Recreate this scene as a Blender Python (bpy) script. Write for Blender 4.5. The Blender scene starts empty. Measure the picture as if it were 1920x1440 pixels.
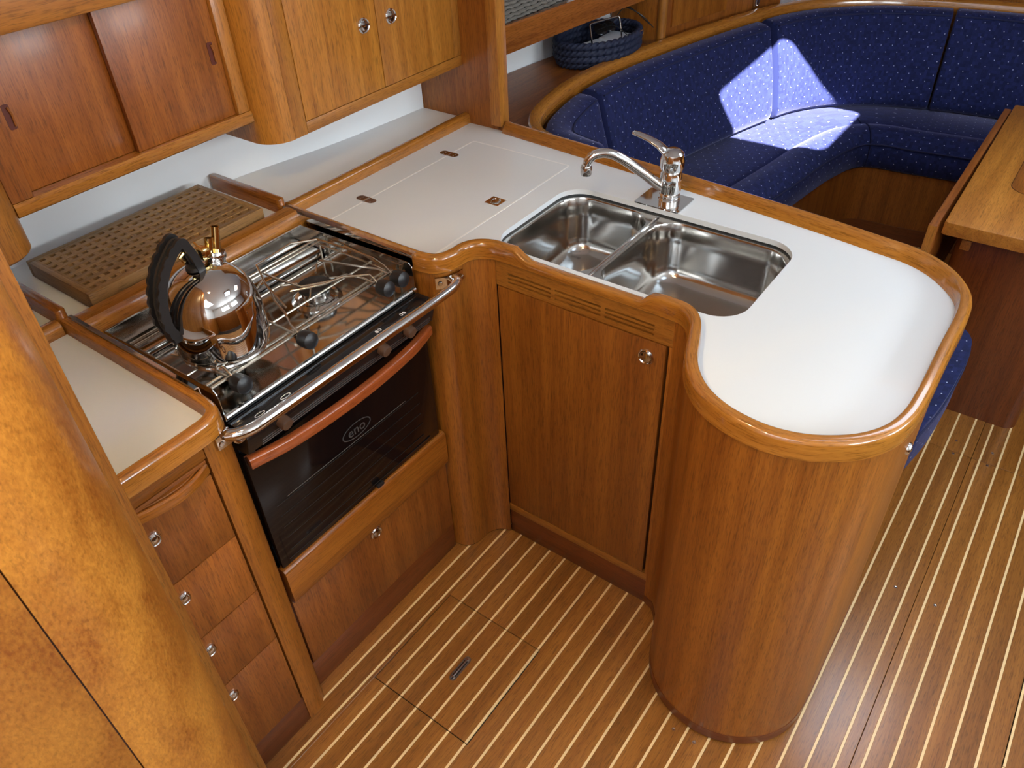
import bpy, bmesh, math, random
from mathutils import Vector, Matrix
random.seed(7)
sc = bpy.context.scene
COL = sc.collection
PI = math.pi

# ------------------------------------------------------------------ camera
cam = bpy.data.cameras.new('camera')
cam.sensor_width = 36.0
cam.lens = 1468.39 * 36.0 / 1920.0
cam.clip_start = 0.02
camo = bpy.data.objects.new('camera', cam)
COL.objects.link(camo)
R0 = Vector((0.58997752, -0.80651381, -0.03823627))
R1 = Vector((-0.52976022, -0.35092104, -0.77214541))
R2 = Vector((0.60932802, 0.47580448, -0.63429445))
camo.matrix_world = Matrix(((R0.x, -R1.x, -R2.x, 0), (R0.y, -R1.y, -R2.y, 0), (R0.z, -R1.z, -R2.z, 1.7), (0, 0, 0, 1)))
sc.camera = camo

# ------------------------------------------------------------------ world, sun, daylight, exposure
sc.view_settings.view_transform = 'Standard'
sc.view_settings.look = 'None'
sc.view_settings.gamma = 1.0
sc.view_settings.use_curve_mapping = False
sc.view_settings.exposure = 0.0
sc.cycles.max_bounces = 8
sc.cycles.diffuse_bounces = 4
sc.cycles.glossy_bounces = 5
sc.cycles.sample_clamp_indirect = 4.0
w = bpy.data.worlds.new('sky'); sc.world = w
w.use_nodes = True
w.node_tree.nodes['Background'].inputs[0].default_value = (0.55, 0.72, 1.0, 1)
w.node_tree.nodes['Background'].inputs[1].default_value = 1.2

def light(name, kind, loc, direction, energy, color, **kw):
    l = bpy.data.lights.new(name, kind)
    l.energy = energy; l.color = color
    for k, v in kw.items(): setattr(l, k, v)
    o = bpy.data.objects.new(name, l); COL.objects.link(o)
    o.location = loc
    o.rotation_euler = Vector(direction).to_track_quat('-Z', 'Y').to_euler()
    return o
CEIL = 1.96
HATCH_SALOON = (2.06, 2.60, -0.25, 0.305)       # x0 x1 y0 y1 of the opening deck hatch
ADDED_HATCH = (0.98, 1.44, -0.36, 0.10)  # unseen hatch, added to light the peninsula
COMPANION = (-0.85, -0.12, -0.45, 0.40)
light('sun', 'SUN', (3, -2, 5), (0.50, 0.555, -0.832), 80.0, (1.0, 0.95, 0.88), angle=0.009)
def daylight(name, h, e, c):
    light(name, 'AREA', ((h[0]+h[1])/2, (h[2]+h[3])/2, CEIL + 0.012), (0, 0, -1), e, c, shape='RECTANGLE', size=h[1]-h[0]-.02, size_y=h[3]-h[2]-.02)
daylight('daylight_companionway', COMPANION, 13.0, (0.76, 0.88, 1.0))
daylight('daylight_saloon_hatch', HATCH_SALOON, 7.5, (0.70, 0.84, 1.0))
daylight('added_hatch_light', ADDED_HATCH, 2.1, (0.58, 0.78, 1.0))
ADDED_WINDOWS = ((0.10, 0.95, 1.34, 1.70), (1.35, 2.25, 1.34, 1.70))      # x0 x1 z0 z1 of unseen starboard windows, added to brighten the hull side
for i_, w_ in enumerate(ADDED_WINDOWS):
    light('added_window_light_%d' % (i_+1), 'AREA', ((w_[0]+w_[1])/2, -1.585, (w_[2]+w_[3])/2), (0, 1, 0), 22.0, (0.84, 0.93, 1.0), shape='RECTANGLE', size=w_[1]-w_[0], size_y=w_[3]-w_[2])  # added fill for the hull liner and locker fronts

# ------------------------------------------------------------------ mesh helpers
ROOT = {}
def thing(name, label, cat, loc, group=None, kind=None):
    o = bpy.data.objects.new(name, None); COL.objects.link(o)
    o.empty_display_size = 0.05
    o.location = loc
    ROOT[o] = Vector(loc)
    tag(o, label, cat, group, kind)
    return o
def tag(o, label=None, cat=None, group=None, kind=None):
    if label: o['label'] = label
    if cat: o['category'] = cat
    if group: o['group'] = group
    if kind: o['kind'] = kind
    return o
def obj(name, bm, mat, parent=None, loc=None, smooth=35, kind=None, label=None):
    """bm in world coordinates becomes one mesh object under parent"""
    base = ROOT[parent] if parent is not None else Vector(loc or (0, 0, 0))
    bmesh.ops.recalc_face_normals(bm, faces=bm.faces)
    me = bpy.data.meshes.new(name)
    bmesh.ops.translate(bm, verts=bm.verts, vec=-base)
    bm.to_mesh(me); bm.free()
    me.materials.append(mat)
    if smooth:
        me.shade_smooth(); me.set_sharp_from_angle(angle=math.radians(smooth))
    o = bpy.data.objects.new(name, me); COL.objects.link(o)
    if parent is not None: o.parent = parent
    else: o.location = base
    ROOT[o] = base
    if kind: o['kind'] = kind
    if label: o['label'] = label
    return o
def struct(name, bm, mat, smooth=35, loc=(0, 0, 0)):
    return obj(name, bm, mat, None, loc, smooth, 'structure')
def clone(o, parent, off=(0, 0, 0), name=None):
    c = o.copy(); COL.objects.link(c); c.parent = parent
    c.location = o.location + Vector(off)
    ROOT[c] = ROOT[o]
    return c
def NB(): return bmesh.new()

def box(x0, x1, y0, y1, z0, z1, bev=0.0, seg=2, bm=None):
    bm = bm or NB()
    vs = [bm.verts.new(p) for p in ((x0,y0,z0),(x1,y0,z0),(x1,y1,z0),(x0,y1,z0),(x0,y0,z1),(x1,y0,z1),(x1,y1,z1),(x0,y1,z1))]
    fs = [bm.faces.new([vs[i] for i in f]) for f in ((0,3,2,1),(4,5,6,7),(0,1,5,4),(1,2,6,5),(2,3,7,6),(3,0,4,7))]
    if bev:
        es = set(e for f in fs for e in f.edges)
        bmesh.ops.bevel(bm, geom=list(es), offset=bev, segments=seg, profile=0.5, affect='EDGES')
    return bm
def prism(pts, z0, z1, bm=None, bev=0):
    bm = bm or NB()
    a = [bm.verts.new((p[0], p[1], z0)) for p in pts]
    b = [bm.verts.new((p[0], p[1], z1)) for p in pts]
    n = len(pts)
    top = bm.faces.new(b); bm.faces.new(a[::-1])
    for i in range(n):
        bm.faces.new((a[i], a[(i+1) % n], b[(i+1) % n], b[i]))
    if bev:
        bmesh.ops.bevel(bm, geom=list(top.edges), offset=bev, segments=2, profile=0.5, affect='EDGES')
    return bm
def rings(bm, rr, close=True, cap0=True, cap1=True, uv=None):
    """connect successive rings of points; uv = (us, vs) per ring / per ring point"""
    vv = [[bm.verts.new(p) for p in r] for r in rr]
    n = len(rr[0]); lay = bm.loops.layers.uv.verify() if uv else None
    for i in range(len(rr)-1):
        for j in range(n if close else n-1):
            k = (j+1) % n
            f = bm.faces.new((vv[i][j], vv[i][k], vv[i+1][k], vv[i+1][j]))
            if uv:
                us, vs = uv
                v1 = vs[j+1] if j+1 < len(vs) else vs[-1]
                for l, (a, b) in zip(f.loops, ((us[i], vs[j]), (us[i], v1), (us[i+1], v1), (us[i+1], vs[j]))):
                    l[lay].uv = (a, b)
    if close and cap0: bm.faces.new(vv[0][::-1])
    if close and cap1: bm.faces.new(vv[-1])
    return bm
def spline(pts, n=8, closed=False):
    P = [Vector(p) for p in pts]; out = []
    m = len(P)
    for i in range(m if closed else m-1):
        if closed: p0, p1, p2, p3 = P[i-1], P[i], P[(i+1) % m], P[(i+2) % m]
        else: p0, p1, p2, p3 = P[max(i-1, 0)], P[i], P[i+1], P[min(i+2, m-1)]
        for k in range(n):
            t = k/n
            d01 = max((p1-p0).length, 1e-4)**.5; d12 = max((p2-p1).length, 1e-4)**.5; d23 = max((p3-p2).length, 1e-4)**.5
            m1 = (p2-p1) + d12*((p1-p0)/d01 - (p2-p0)/(d01+d12)) if (p1-p0).length > 1e-6 else (p2-p1)
            m2 = (p2-p1) + d12*((p3-p2)/d23 - (p3-p1)/(d12+d23)) if (p3-p2).length > 1e-6 else (p2-p1)
            out.append(p1*(2*t**3-3*t**2+1) + m1*(t**3-2*t**2+t) + p2*(-2*t**3+3*t**2) + m2*(t**3-t**2))
    if not closed: out.append(P[-1].copy())
    return out
def normals2(path, closed=False):
    out = []
    n = len(path)
    for i in range(n):
        a = path[i-1] if (i > 0 or closed) else path[i]
        b = path[(i+1) % n] if (i < n-1 or closed) else path[i]
        t1 = (path[i]-a); t2 = (b-path[i])
        t1 = Vector((t1[0], t1[1])); t2 = Vector((t2[0], t2[1]))
        if t1.length < 1e-9: t1 = t2
        if t2.length < 1e-9: t2 = t1
        t1.normalize(); t2.normalize()
        n1 = Vector((-t1.y, t1.x)); n2 = Vector((-t2.y, t2.x))
        s = n1+n2
        s = s/max(s.length, 1e-9)
        c = max(s.dot(n1), 0.45)
        out.append(s/c)
    return out
def arclen(path):
    s = [0.0]
    for a, b in zip(path, path[1:]): s.append(s[-1]+(b-a).length)
    return s
def offset(path, d):
    path = [Vector((p[0], p[1])) for p in path]
    return [p + n*d for p, n in zip(path, normals2(path))]
def sweep(path, prof, closed=False, round_end=0.0, bm=None, prof_closed=True, caps=True, nrm=None):
    """sweep a profile of (n, z) along a plan path; n points to the left of travel"""
    bm = bm or NB()
    path = [Vector((p[0], p[1])) for p in path]
    nn = nrm or normals2(path, closed); ss = arclen(path)
    pf = prof if callable(prof) else (lambda i, s, p: prof)
    rr = []; us = []
    for i, (p, n) in enumerate(zip(path, nn)):
        rr.append([(p.x+n.x*a, p.y+n.y*a, z) for a, z in pf(i, ss[i], p)]); us.append(ss[i])
    P0 = pf(0, 0, path[0])
    vs = [0.0]
    m = len(P0)
    for j in range(m if prof_closed else m-1):
        a, b = P0[j], P0[(j+1) % m]
        vs.append(vs[-1]+math.hypot(a[0]-b[0], a[1]-b[1]))
    if round_end:
        def endr(ring, d, u0, sgn):
            c = Vector((sum(q[0] for q in ring), sum(q[1] for q in ring), sum(q[2] for q in ring)))/len(ring)
            res = []
            for k in (1, 2, 3):
                th = k*PI/6
                off = round_end*math.sin(th); shr = round_end*(1-math.cos(th))
                new = []
                for q in ring:
                    v = Vector(q)-c; L = v.length
                    v = v*max((L-shr)/L, 0.2)
                    new.append(tuple(c+v+Vector((d.x, d.y, 0))*off))
                res.append((new, u0+sgn*off))
            return res
        d0 = (path[0]-path[1]).normalized(); d1 = (path[-1]-path[-2]).normalized()
        e0 = endr(rr[0], d0, us[0], -1); e1 = endr(rr[-1], d1, us[-1], 1)
        rr = [r for r, u in reversed(e0)] + rr + [r for r, u in e1]
        us = [u for r, u in reversed(e0)] + us + [u for r, u in e1]
    if closed:
        rr.append(rr[0]); us.append(us[-1]+(path[0]-path[-1]).length)
        rings(bm, rr, prof_closed, False, False, (us, vs))
        bmesh.ops.remove_doubles(bm, verts=bm.verts, dist=1e-6)
    else:
        rings(bm, rr, prof_closed, caps, caps, (us, vs))
    return bm
def rprof(n0, n1, z0, z1, r, k=3):
    """rounded rectangle profile"""
    out = []
    for cx, cz, a0 in ((n1-r, z0+r, -PI/2), (n1-r, z1-r, 0), (n0+r, z1-r, PI/2), (n0+r, z0+r, PI)):
        for i in range(k+1):
            a = a0+i*PI/2/k
            out.append((cx+r*math.cos(a), cz+r*math.sin(a)))
    return out
def rrect(x0, x1, y0, y1, r, k=6):
    return rprof(x0, x1, y0, y1, r, k)
def tube(path, r, seg=10, bm=None, cap=True, smooth_n=0):
    bm = bm or NB()
    P = [Vector(p) for p in path]
    if smooth_n: P = spline(P, smooth_n)
    rr = []; us = arclen(P)
    t = (P[1]-P[0]).normalized()
    a = Vector((0, 0, 1)) if abs(t.z) < .9 else Vector((1, 0, 0))
    u = (a - t*a.dot(t)).normalized()
    for i, p in enumerate(P):
        t2 = ((P[min(i+1, len(P)-1)]-p).normalized() + (p-P[max(i-1, 0)]).normalized())
        t2 = t2.normalized() if t2.length > 1e-9 else t
        u = (u - t2*u.dot(t2)).normalized(); v = t2.cross(u)
        rad = r(i/(len(P)-1)) if callable(r) else r
        rr.append([tuple(p + (u*math.cos(2*PI*j/seg) + v*math.sin(2*PI*j/seg))*rad) for j in range(seg)])
    rings(bm, rr, True, cap, cap, (us, [2*PI*(r if not callable(r) else .01)*j/seg for j in range(seg+1)]))
    return bm
def lathe(prof, c, seg=28, axis=(0, 0, 1), bm=None, cap0=True, cap1=True):
    """prof (radius, height) around axis at c"""
    bm = bm or NB()
    q = Vector((0, 0, 1)).rotation_difference(Vector(axis))
    c = Vector(c)
    rr = [[tuple(c + q @ Vector((max(r, 1e-5)*math.cos(2*PI*j/seg), max(r, 1e-5)*math.sin(2*PI*j/seg), h))) for j in range(seg)] for r, h in prof]
    return rings(bm, rr, True, cap0, cap1)
def fill_holes(outer, holes, z, bm=None):
    bm = bm or NB()
    es = []
    for loop in [outer]+holes:
        vs = [bm.verts.new((p[0], p[1], z)) for p in loop]
        for i in range(len(vs)): es.append(bm.edges.new((vs[i], vs[(i+1) % len(vs)])))
    bmesh.ops.triangle_fill(bm, use_beauty=True, use_dissolve=False, edges=es, normal=(0, 0, 1))
    return bm
def slab_holes(outer, holes, z0, z1):
    bm = NB()
    fill_holes(outer, holes, z1, bm); fill_holes(outer, holes, z0, bm)
    for loop in [outer]+holes:
        a = [bm.verts.new((p[0], p[1], z0)) for p in loop]; b = [bm.verts.new((p[0], p[1], z1)) for p in loop]
        n = len(loop)
        for i in range(n): bm.faces.new((a[i], a[(i+1) % n], b[(i+1) % n], b[i]))
    bmesh.ops.remove_doubles(bm, verts=bm.verts, dist=1e-6)
    return bm

# ------------------------------------------------------------------ materials
MATS = {}
def nm(name):
    m = bpy.data.materials.new(name); m.use_nodes = True
    nt = m.node_tree
    return m, nt, nt.nodes['Principled BSDF']
def node(nt, t, **kw):
    n = nt.nodes.new(t)
    for k, v in kw.items():
        if k.startswith('i_'): n.inputs[k[2:].replace('_', ' ')].default_value = v
        else: setattr(n, k, v)
    return n
def plain(name, color, rough=0.5, metal=0.0, coat=0.0, spec=0.5, bump=0, bscale=200, sheen=0):
    if name in MATS: return MATS[name]
    m, nt, b = nm(name)
    b.inputs['Base Color'].default_value = (*color, 1)
    b.inputs['Roughness'].default_value = rough
    b.inputs['Metallic'].default_value = metal
    b.inputs['Coat Weight'].default_value = coat
    b.inputs['Specular IOR Level'].default_value = spec
    if bump:
        tc = node(nt, 'ShaderNodeTexCoord'); nz = node(nt, 'ShaderNodeTexNoise', i_Scale=bscale, i_Detail=3.0)
        bp = node(nt, 'ShaderNodeBump', i_Strength=bump, i_Distance=0.002)
        nt.links.new(tc.outputs['Object'], nz.inputs['Vector']); nt.links.new(nz.outputs['Fac'], bp.inputs['Height'])
        nt.links.new(bp.outputs['Normal'], b.inputs['Normal'])
    MATS[name] = m
    return m
TONES = {
    'gold': ((0.54, 0.220, 0.030), (0.29, 0.092, 0.008)),
    'teak': ((0.40, 0.138, 0.016), (0.19, 0.052, 0.005)),
    'red': ((0.38, 0.122, 0.018), (0.17, 0.042, 0.005)),
    'trim': ((0.47, 0.190, 0.028), (0.26, 0.085, 0.009)),
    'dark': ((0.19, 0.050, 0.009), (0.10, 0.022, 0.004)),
    'floor': ((0.37, 0.146, 0.027), (0.21, 0.072, 0.011)),
    'board': ((0.38, 0.210, 0.068), (0.21, 0.104, 0.028)),
    'handle': ((0.38, 0.092, 0.022), (0.25, 0.050, 0.011)),
    'burl': ((0.60, 0.250, 0.036), (0.25, 0.068, 0.008)),
}
def wood(tone, axis='Z', rough=0.40, coat=0.14, vary=0.12):
    key = f'wood_{tone}_{axis}'
    if key in MATS: return MATS[key]
    lite, dark = TONES[tone]
    m, nt, b = nm(key)
    tc = node(nt, 'ShaderNodeTexCoord'); oi = node(nt, 'ShaderNodeObjectInfo')
    src = tc.outputs['UV'] if axis == 'UV' else tc.outputs['Object']
    add = node(nt, 'ShaderNodeVectorMath', operation='MULTIPLY_ADD')
    nt.links.new(oi.outputs['Random'], add.inputs[0]); add.inputs[1].default_value = (3.7, 5.1, 2.3)
    nt.links.new(src, add.inputs[2])
    def stretch(al, ac):
        mp = node(nt, 'ShaderNodeMapping')
        mp.inputs['Scale'].default_value = {'X': (al, ac, ac), 'UV': (al, ac, ac), 'Y': (ac, al, ac), 'Z': (ac, ac, al)}[axis]
        nt.links.new(add.outputs[0], mp.inputs['Vector']); return mp.outputs[0]
    def noise(vec, detail, dist=0.0, rough=0.55):
        n = node(nt, 'ShaderNodeTexNoise', i_Scale=1.0, i_Detail=detail, i_Distortion=dist, i_Roughness=rough)
        nt.links.new(vec, n.inputs['Vector']); return n.outputs['Fac']
    if tone == 'burl':
        rib = noise(stretch(6, 11), 4, 0.6, 0.6); fib = noise(stretch(120, 210), 3)
    else:
        rib = noise(stretch(1.1, 34), 3, 0.4); fib = noise(stretch(10, 260), 3, 0.1, 0.7)
    r1 = node(nt, 'ShaderNodeMapRange'); r1.inputs[1].default_value = 0.34; r1.inputs[2].default_value = 0.66; nt.links.new(rib, r1.inputs[0])
    r2 = node(nt, 'ShaderNodeMapRange'); r2.inputs[1].default_value = 0.3; r2.inputs[2].default_value = 0.7; nt.links.new(fib, r2.inputs[0])
    mx = node(nt, 'ShaderNodeMix', data_type='FLOAT'); mx.inputs[0].default_value = 0.42
    nt.links.new(r1.outputs[0], mx.inputs[2]); nt.links.new(r2.outputs[0], mx.inputs[3])
    cm = node(nt, 'ShaderNodeMix', data_type='RGBA')
    cm.inputs[6].default_value = (*dark, 1); cm.inputs[7].default_value = (*lite, 1)
    nt.links.new(mx.outputs[0], cm.inputs[0])
    hs = node(nt, 'ShaderNodeHueSaturation')
    mr = node(nt, 'ShaderNodeMapRange'); mr.inputs[3].default_value = 1-vary; mr.inputs[4].default_value = 1+vary
    nt.links.new(oi.outputs['Random'], mr.inputs[0]); nt.links.new(mr.outputs[0], hs.inputs['Value'])
    pore = noise(stretch(38, 480) if tone != 'burl' else stretch(150, 320), 2, 0.0, 0.6)
    pr = node(nt, 'ShaderNodeMapRange'); pr.inputs[1].default_value = 0.50; pr.inputs[2].default_value = 0.68; pr.inputs[3].default_value = 1.0; pr.inputs[4].default_value = 0.60 if tone != 'burl' else 0.80
    nt.links.new(pore, pr.inputs[0])
    pm = node(nt, 'ShaderNodeMix', data_type='RGBA', blend_type='MULTIPLY'); pm.inputs[0].default_value = 1.0
    nt.links.new(cm.outputs[2], pm.inputs[6]); nt.links.new(pr.outputs[0], pm.inputs[7])
    nt.links.new(pm.outputs[2], hs.inputs['Color'])
    nt.links.new(hs.outputs[0], b.inputs['Base Color'])
    b.inputs['Roughness'].default_value = rough
    b.inputs['Coat Weight'].default_value = coat
    b.inputs['Coat Roughness'].default_value = 0.07 if coat > .35 else 0.16
    bp = node(nt, 'ShaderNodeBump', i_Strength=0.06, i_Distance=0.001)
    nt.links.new(fib, bp.inputs['Height']); nt.links.new(bp.outputs['Normal'], b.inputs['Normal'])
    MATS[key] = m
    return m
def fabric():
    if 'fabric' in MATS: return MATS['fabric']
    m, nt, b = nm('fabric')
    tc = node(nt, 'ShaderNodeTexCoord'); sx = node(nt, 'ShaderNodeSeparateXYZ')
    nt.links.new(tc.outputs['UV'], sx.inputs[0])
    def M(op, a, bb=None, c=None):
        n = node(nt, 'ShaderNodeMath', operation=op)
        for i, v in enumerate((a, bb, c)):
            if v is None: continue
            if isinstance(v, (int, float)): n.inputs[i].default_value = v
            else: nt.links.new(v, n.inputs[i])
        return n.outputs[0]
    U = M('DIVIDE', sx.outputs[0], 0.052); V = M('DIVIDE', sx.outputs[1], 0.026)
    row = M('FLOOR', V); par = M('MULTIPLY', M('MODULO', M('ABSOLUTE', row), 2.0), 0.5)
    fu = M('SUBTRACT', M('FRACT', M('ADD', U, par)), 0.5); fv = M('SUBTRACT', M('FRACT', V), 0.5)
    fu = M('MULTIPLY', fu, 2.0)
    d = M('SQRT', M('ADD', M('MULTIPLY', fu, fu), M('MULTIPLY', fv, fv)))
    dot = M('LESS_THAN', d, 0.07)
    wn = node(nt, 'ShaderNodeTexWhiteNoise', noise_dimensions='2D')
    mp = node(nt, 'ShaderNodeVectorMath', operation='SNAP'); mp.inputs[1].default_value = (0.0115, 0.0115, 1)
    nt.links.new(tc.outputs['UV'], mp.inputs[0]); nt.links.new(mp.outputs[0], wn.inputs['Vector'])
    nz = node(nt, 'ShaderNodeTexNoise', i_Scale=420.0, i_Detail=2.0)
    nt.links.new(tc.outputs['UV'], nz.inputs['Vector'])
    f = M('ADD', M('MULTIPLY', wn.outputs['Value'], 0.5), M('MULTIPLY', nz.outputs['Fac'], 0.5))
    c1 = node(nt, 'ShaderNodeMix', data_type='RGBA')
    c1.inputs[6].default_value = (0.004, 0.006, 0.028, 1); c1.inputs[7].default_value = (0.017, 0.025, 0.108, 1)
    nt.links.new(f, c1.inputs[0])
    c2 = node(nt, 'ShaderNodeMix', data_type='RGBA'); c2.inputs[7].default_value = (0.42, 0.46, 0.62, 1)
    nt.links.new(c1.outputs[2], c2.inputs[6]); nt.links.new(dot, c2.inputs[0])
    nt.links.new(c2.outputs[2], b.inputs['Base Color'])
    b.inputs['Roughness'].default_value = 0.85
    b.inputs['Specular IOR Level'].default_value = 0.2
    b.inputs['Sheen Weight'].default_value = 0.26
    b.inputs['Sheen Roughness'].default_value = 0.4
    b.inputs['Sheen Tint'].default_value = (0.55, 0.58, 1.0, 1)
    bp = node(nt, 'ShaderNodeBump', i_Strength=0.25, i_Distance=0.002)
    nt.links.new(nz.outputs['Fac'], bp.inputs['Height']); nt.links.new(bp.outputs['Normal'], b.inputs['Normal'])
    MATS['fabric'] = m
    return m
def steel(name, rough, color=(0.62, 0.60, 0.57), aniso=0.0, smear=0.0):
    if name in MATS: return MATS[name]
    m, nt, b = nm(name)
    b.inputs['Base Color'].default_value = (*color, 1); b.inputs['Metallic'].default_value = 1.0
    b.inputs['Roughness'].default_value = rough
    if smear:
        tc = node(nt, 'ShaderNodeTexCoord'); nz = node(nt, 'ShaderNodeTexNoise', i_Scale=14.0, i_Detail=4.0)
        nt.links.new(tc.outputs['Object'], nz.inputs['Vector'])
        mr = node(nt, 'ShaderNodeMapRange'); mr.inputs[3].default_value = max(rough-smear, .02); mr.inputs[4].default_value = rough+smear
        nt.links.new(nz.outputs['Fac'], mr.inputs[0]); nt.links.new(mr.outputs[0], b.inputs['Roughness'])
    MATS[name] = m
    return m
CHROME = steel('chrome', 0.06, (0.80, 0.79, 0.77))
STEEL = steel('stainless', 0.11, (0.60, 0.58, 0.55), smear=0.06)
SINKST = steel('sink_steel', 0.15, (0.55, 0.53, 0.50), smear=0.09)
BRASS = steel('brass', 0.12, (0.82, 0.62, 0.26))
MIRROR = steel('polished_steel', 0.035, (0.72, 0.70, 0.68))
WIRE = steel('wire', 0.22, (0.60, 0.55, 0.46))
WHITE = plain('white_laminate', (0.71, 0.74, 0.75), 0.34, coat=0.1)
LINER = plain('white_liner', (0.87, 0.885, 0.88), 0.40)
CEILM = plain('headliner', (0.87, 0.87, 0.86), 0.6)
GLOSSB = plain('black_gloss', (0.010, 0.009, 0.009), 0.10, coat=0.3)
GLASSB = plain('oven_glass', (0.006, 0.004, 0.004), 0.07, spec=0.3)
RUBBER = plain('black_plastic', (0.012, 0.012, 0.013), 0.38)
DARKGAP = plain('dark_gap', (0.010, 0.004, 0.002), 0.9)
PULLR = plain('pull_red', (0.10, 0.018, 0.008), 0.35)
PRINT = plain('white_print', (0.75, 0.75, 0.75), 0.5)
GREYPRINT = plain('grey_print', (0.07, 0.065, 0.06), 0.4)
HOLLY = plain('holly_strip', (0.86, 0.62, 0.31), 0.4, coat=0.15)
ROPE = plain('navy_rope', (0.008, 0.013, 0.040), 0.7)
PAPER = plain('paper', (0.72, 0.75, 0.80), 0.7)
WICKER = plain('wicker', (0.20, 0.18, 0.15), 0.7, bump=0.6, bscale=300)
NAVYP = plain('navy_piping', (0.006, 0.010, 0.050), 0.8)
FAB = fabric()

# ------------------------------------------------------------------ key plan curves
ZW, ZB, ZT = 0.882, 0.868, 0.908       # white surface, trim underside, fiddle top
trim_pts = [(.982, 1.395), (.982, 1.20), (.982, 1.03), (.984, .99), (.994, .959), (1.014, .943), (1.042, .936), (1.068, .934),
            (1.088, .923), (1.101, .900), (1.105, .86), (1.105, .75), (1.105, .62), (1.105, .50), (1.101, .466), (1.078, .443), (1.035, .424), (.985, .404), (.945, .380), (.910, .345),
            (.886, .300), (.876, .255), (.875, .217), (.884, .175), (.903, .136), (.937, .094), (.982, .064), (1.032, .050), (1.09, .046),
            (1.25, .047), (1.35, .047), (1.405, .053), (1.445, .068), (1.487, .097), (1.520, .137), (1.541, .185), (1.552, .25), (1.573, .384), (1.62, .80), (1.664, 1.265)]
TRIM = spline([Vector(p) for p in trim_pts], 6)
def trim_top(p):
    # the fiddle is cut down low in front of the sink
    if p.x < 1.13 and p.x > 1.08:
        if .555 < p.y < .815: return ZW + .004
        if .815 <= p.y < .842: t = (p.y-.815)/.027
        elif .528 < p.y <= .555: t = (.555-p.y)/.027
        else: return ZT
        t = t*t*(3-2*t)
        return ZW + .004 + (ZT-ZW-.004)*t
    return ZT
def trim_prof(i, s, p):
    zt = trim_top(p); h = zt-ZB
    back = min(max((p.x-1.40)/.10, 0), 1)
    k = back*back*(3-2*back)
    wi = .024 + .008*k                     # inner foot, wider and sloping along the back
    wt = .021 - .006*k
    r = min(.010, h*.45)
    return [(.003, ZB), (0, ZB+.003), (0, zt-r), (.0015, zt-r*.45), (.005, zt-r*.08), (.008, zt), (wt-.004, zt), (wt-.001, zt-.0012), (wt+.0005, zt-.003), (wi-.0005, ZW+.001), (wi, ZB+.001)]

# ------------------------------------------------------------------ floor
S0, DS = 0.003, 0.0479
fl = struct('floor', box(-1.0, 4.1, -1.6, 1.2, -0.06, -0.012), plain('subfloor', (.03, .015, .006), .9))
fl['label'] = 'varnished teak cabin sole with pale inlaid strips'
HX0, HX1, HY0, HY1 = .571, .851, .621, .901           # lift-out hatch
GX0, GX1, GY0, GY1 = 1.183, 1.80, -.62, -.329           # second hatch at the right
WOODF = wood('floor', 'X', 0.30, 0.3, 0.09)
def cut(y0, y1, x0, x1):
    """pieces of the strip left after the hatches are cut out"""
    out = [(y0, y1, x0, x1)]
    for hx0, hx1, hy0, hy1 in ((HX0, HX1, HY0, HY1), (GX0, GX1, GY0, GY1)):
        g = .0012; nxt = []
        for a, b, c, d in out:
            if b <= hy0-g or a >= hy1+g or d <= hx0-g or c >= hx1+g: nxt.append((a, b, c, d)); continue
            if a < hy0-g: nxt.append((a, hy0-g, c, d))
            if b > hy1+g: nxt.append((hy1+g, b, c, d))
            m0, m1 = max(a, hy0-g), min(b, hy1+g)
            if c < hx0-g: nxt.append((m0, m1, c, hx0-g))
            if d > hx1+g: nxt.append((m0, m1, hx1+g, d))
        out = nxt
    return out
SW = .0027
def strip_edges(k): return S0+DS*k-SW, S0+DS*k+SW
for k in range(-17, 21):
    ya, yb = strip_edges(k)[1], strip_edges(k+1)[0]
    bands = [(ya, yb)]
    if ya < -.071 < yb: bands = [(ya, -.0716), (-.0704, yb)]
    for (a, b) in bands:
        for (x0, x1) in ((-.9, 2.109), (2.111, 3.9)):
            for (c, d, e, f) in cut(a, b, x0, x1):
                if d-c < .0015: continue
                obj('plank', box(e, f, c, d, -.012, 0.0, .0006, 1), WOODF, fl)
    for (x0, x1) in ((-.9, 3.9),):
        a, b = strip_edges(k)
        for (c, d, e, f) in cut(a, b, x0, x1):
            if d-c < .002: continue
            obj('inlay_strip', box(e, f, c, d, -.012, 0.0002), HOLLY, fl)
for (x, y) in ((.861, .268), (.860, .218), (1.516, -.02), (1.515, -.115), (2.163, -.017), (2.10, -.022), (2.164, -.117), (2.101, -.116), (1.06, .985)):
    bm = lathe([(.0042, 0), (.0042, .0008), (.0030, .0009), (.0012, .0002), (0, .0002)], (x, y, 0), 12)
    obj('screw', bm, STEEL, fl)
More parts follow.
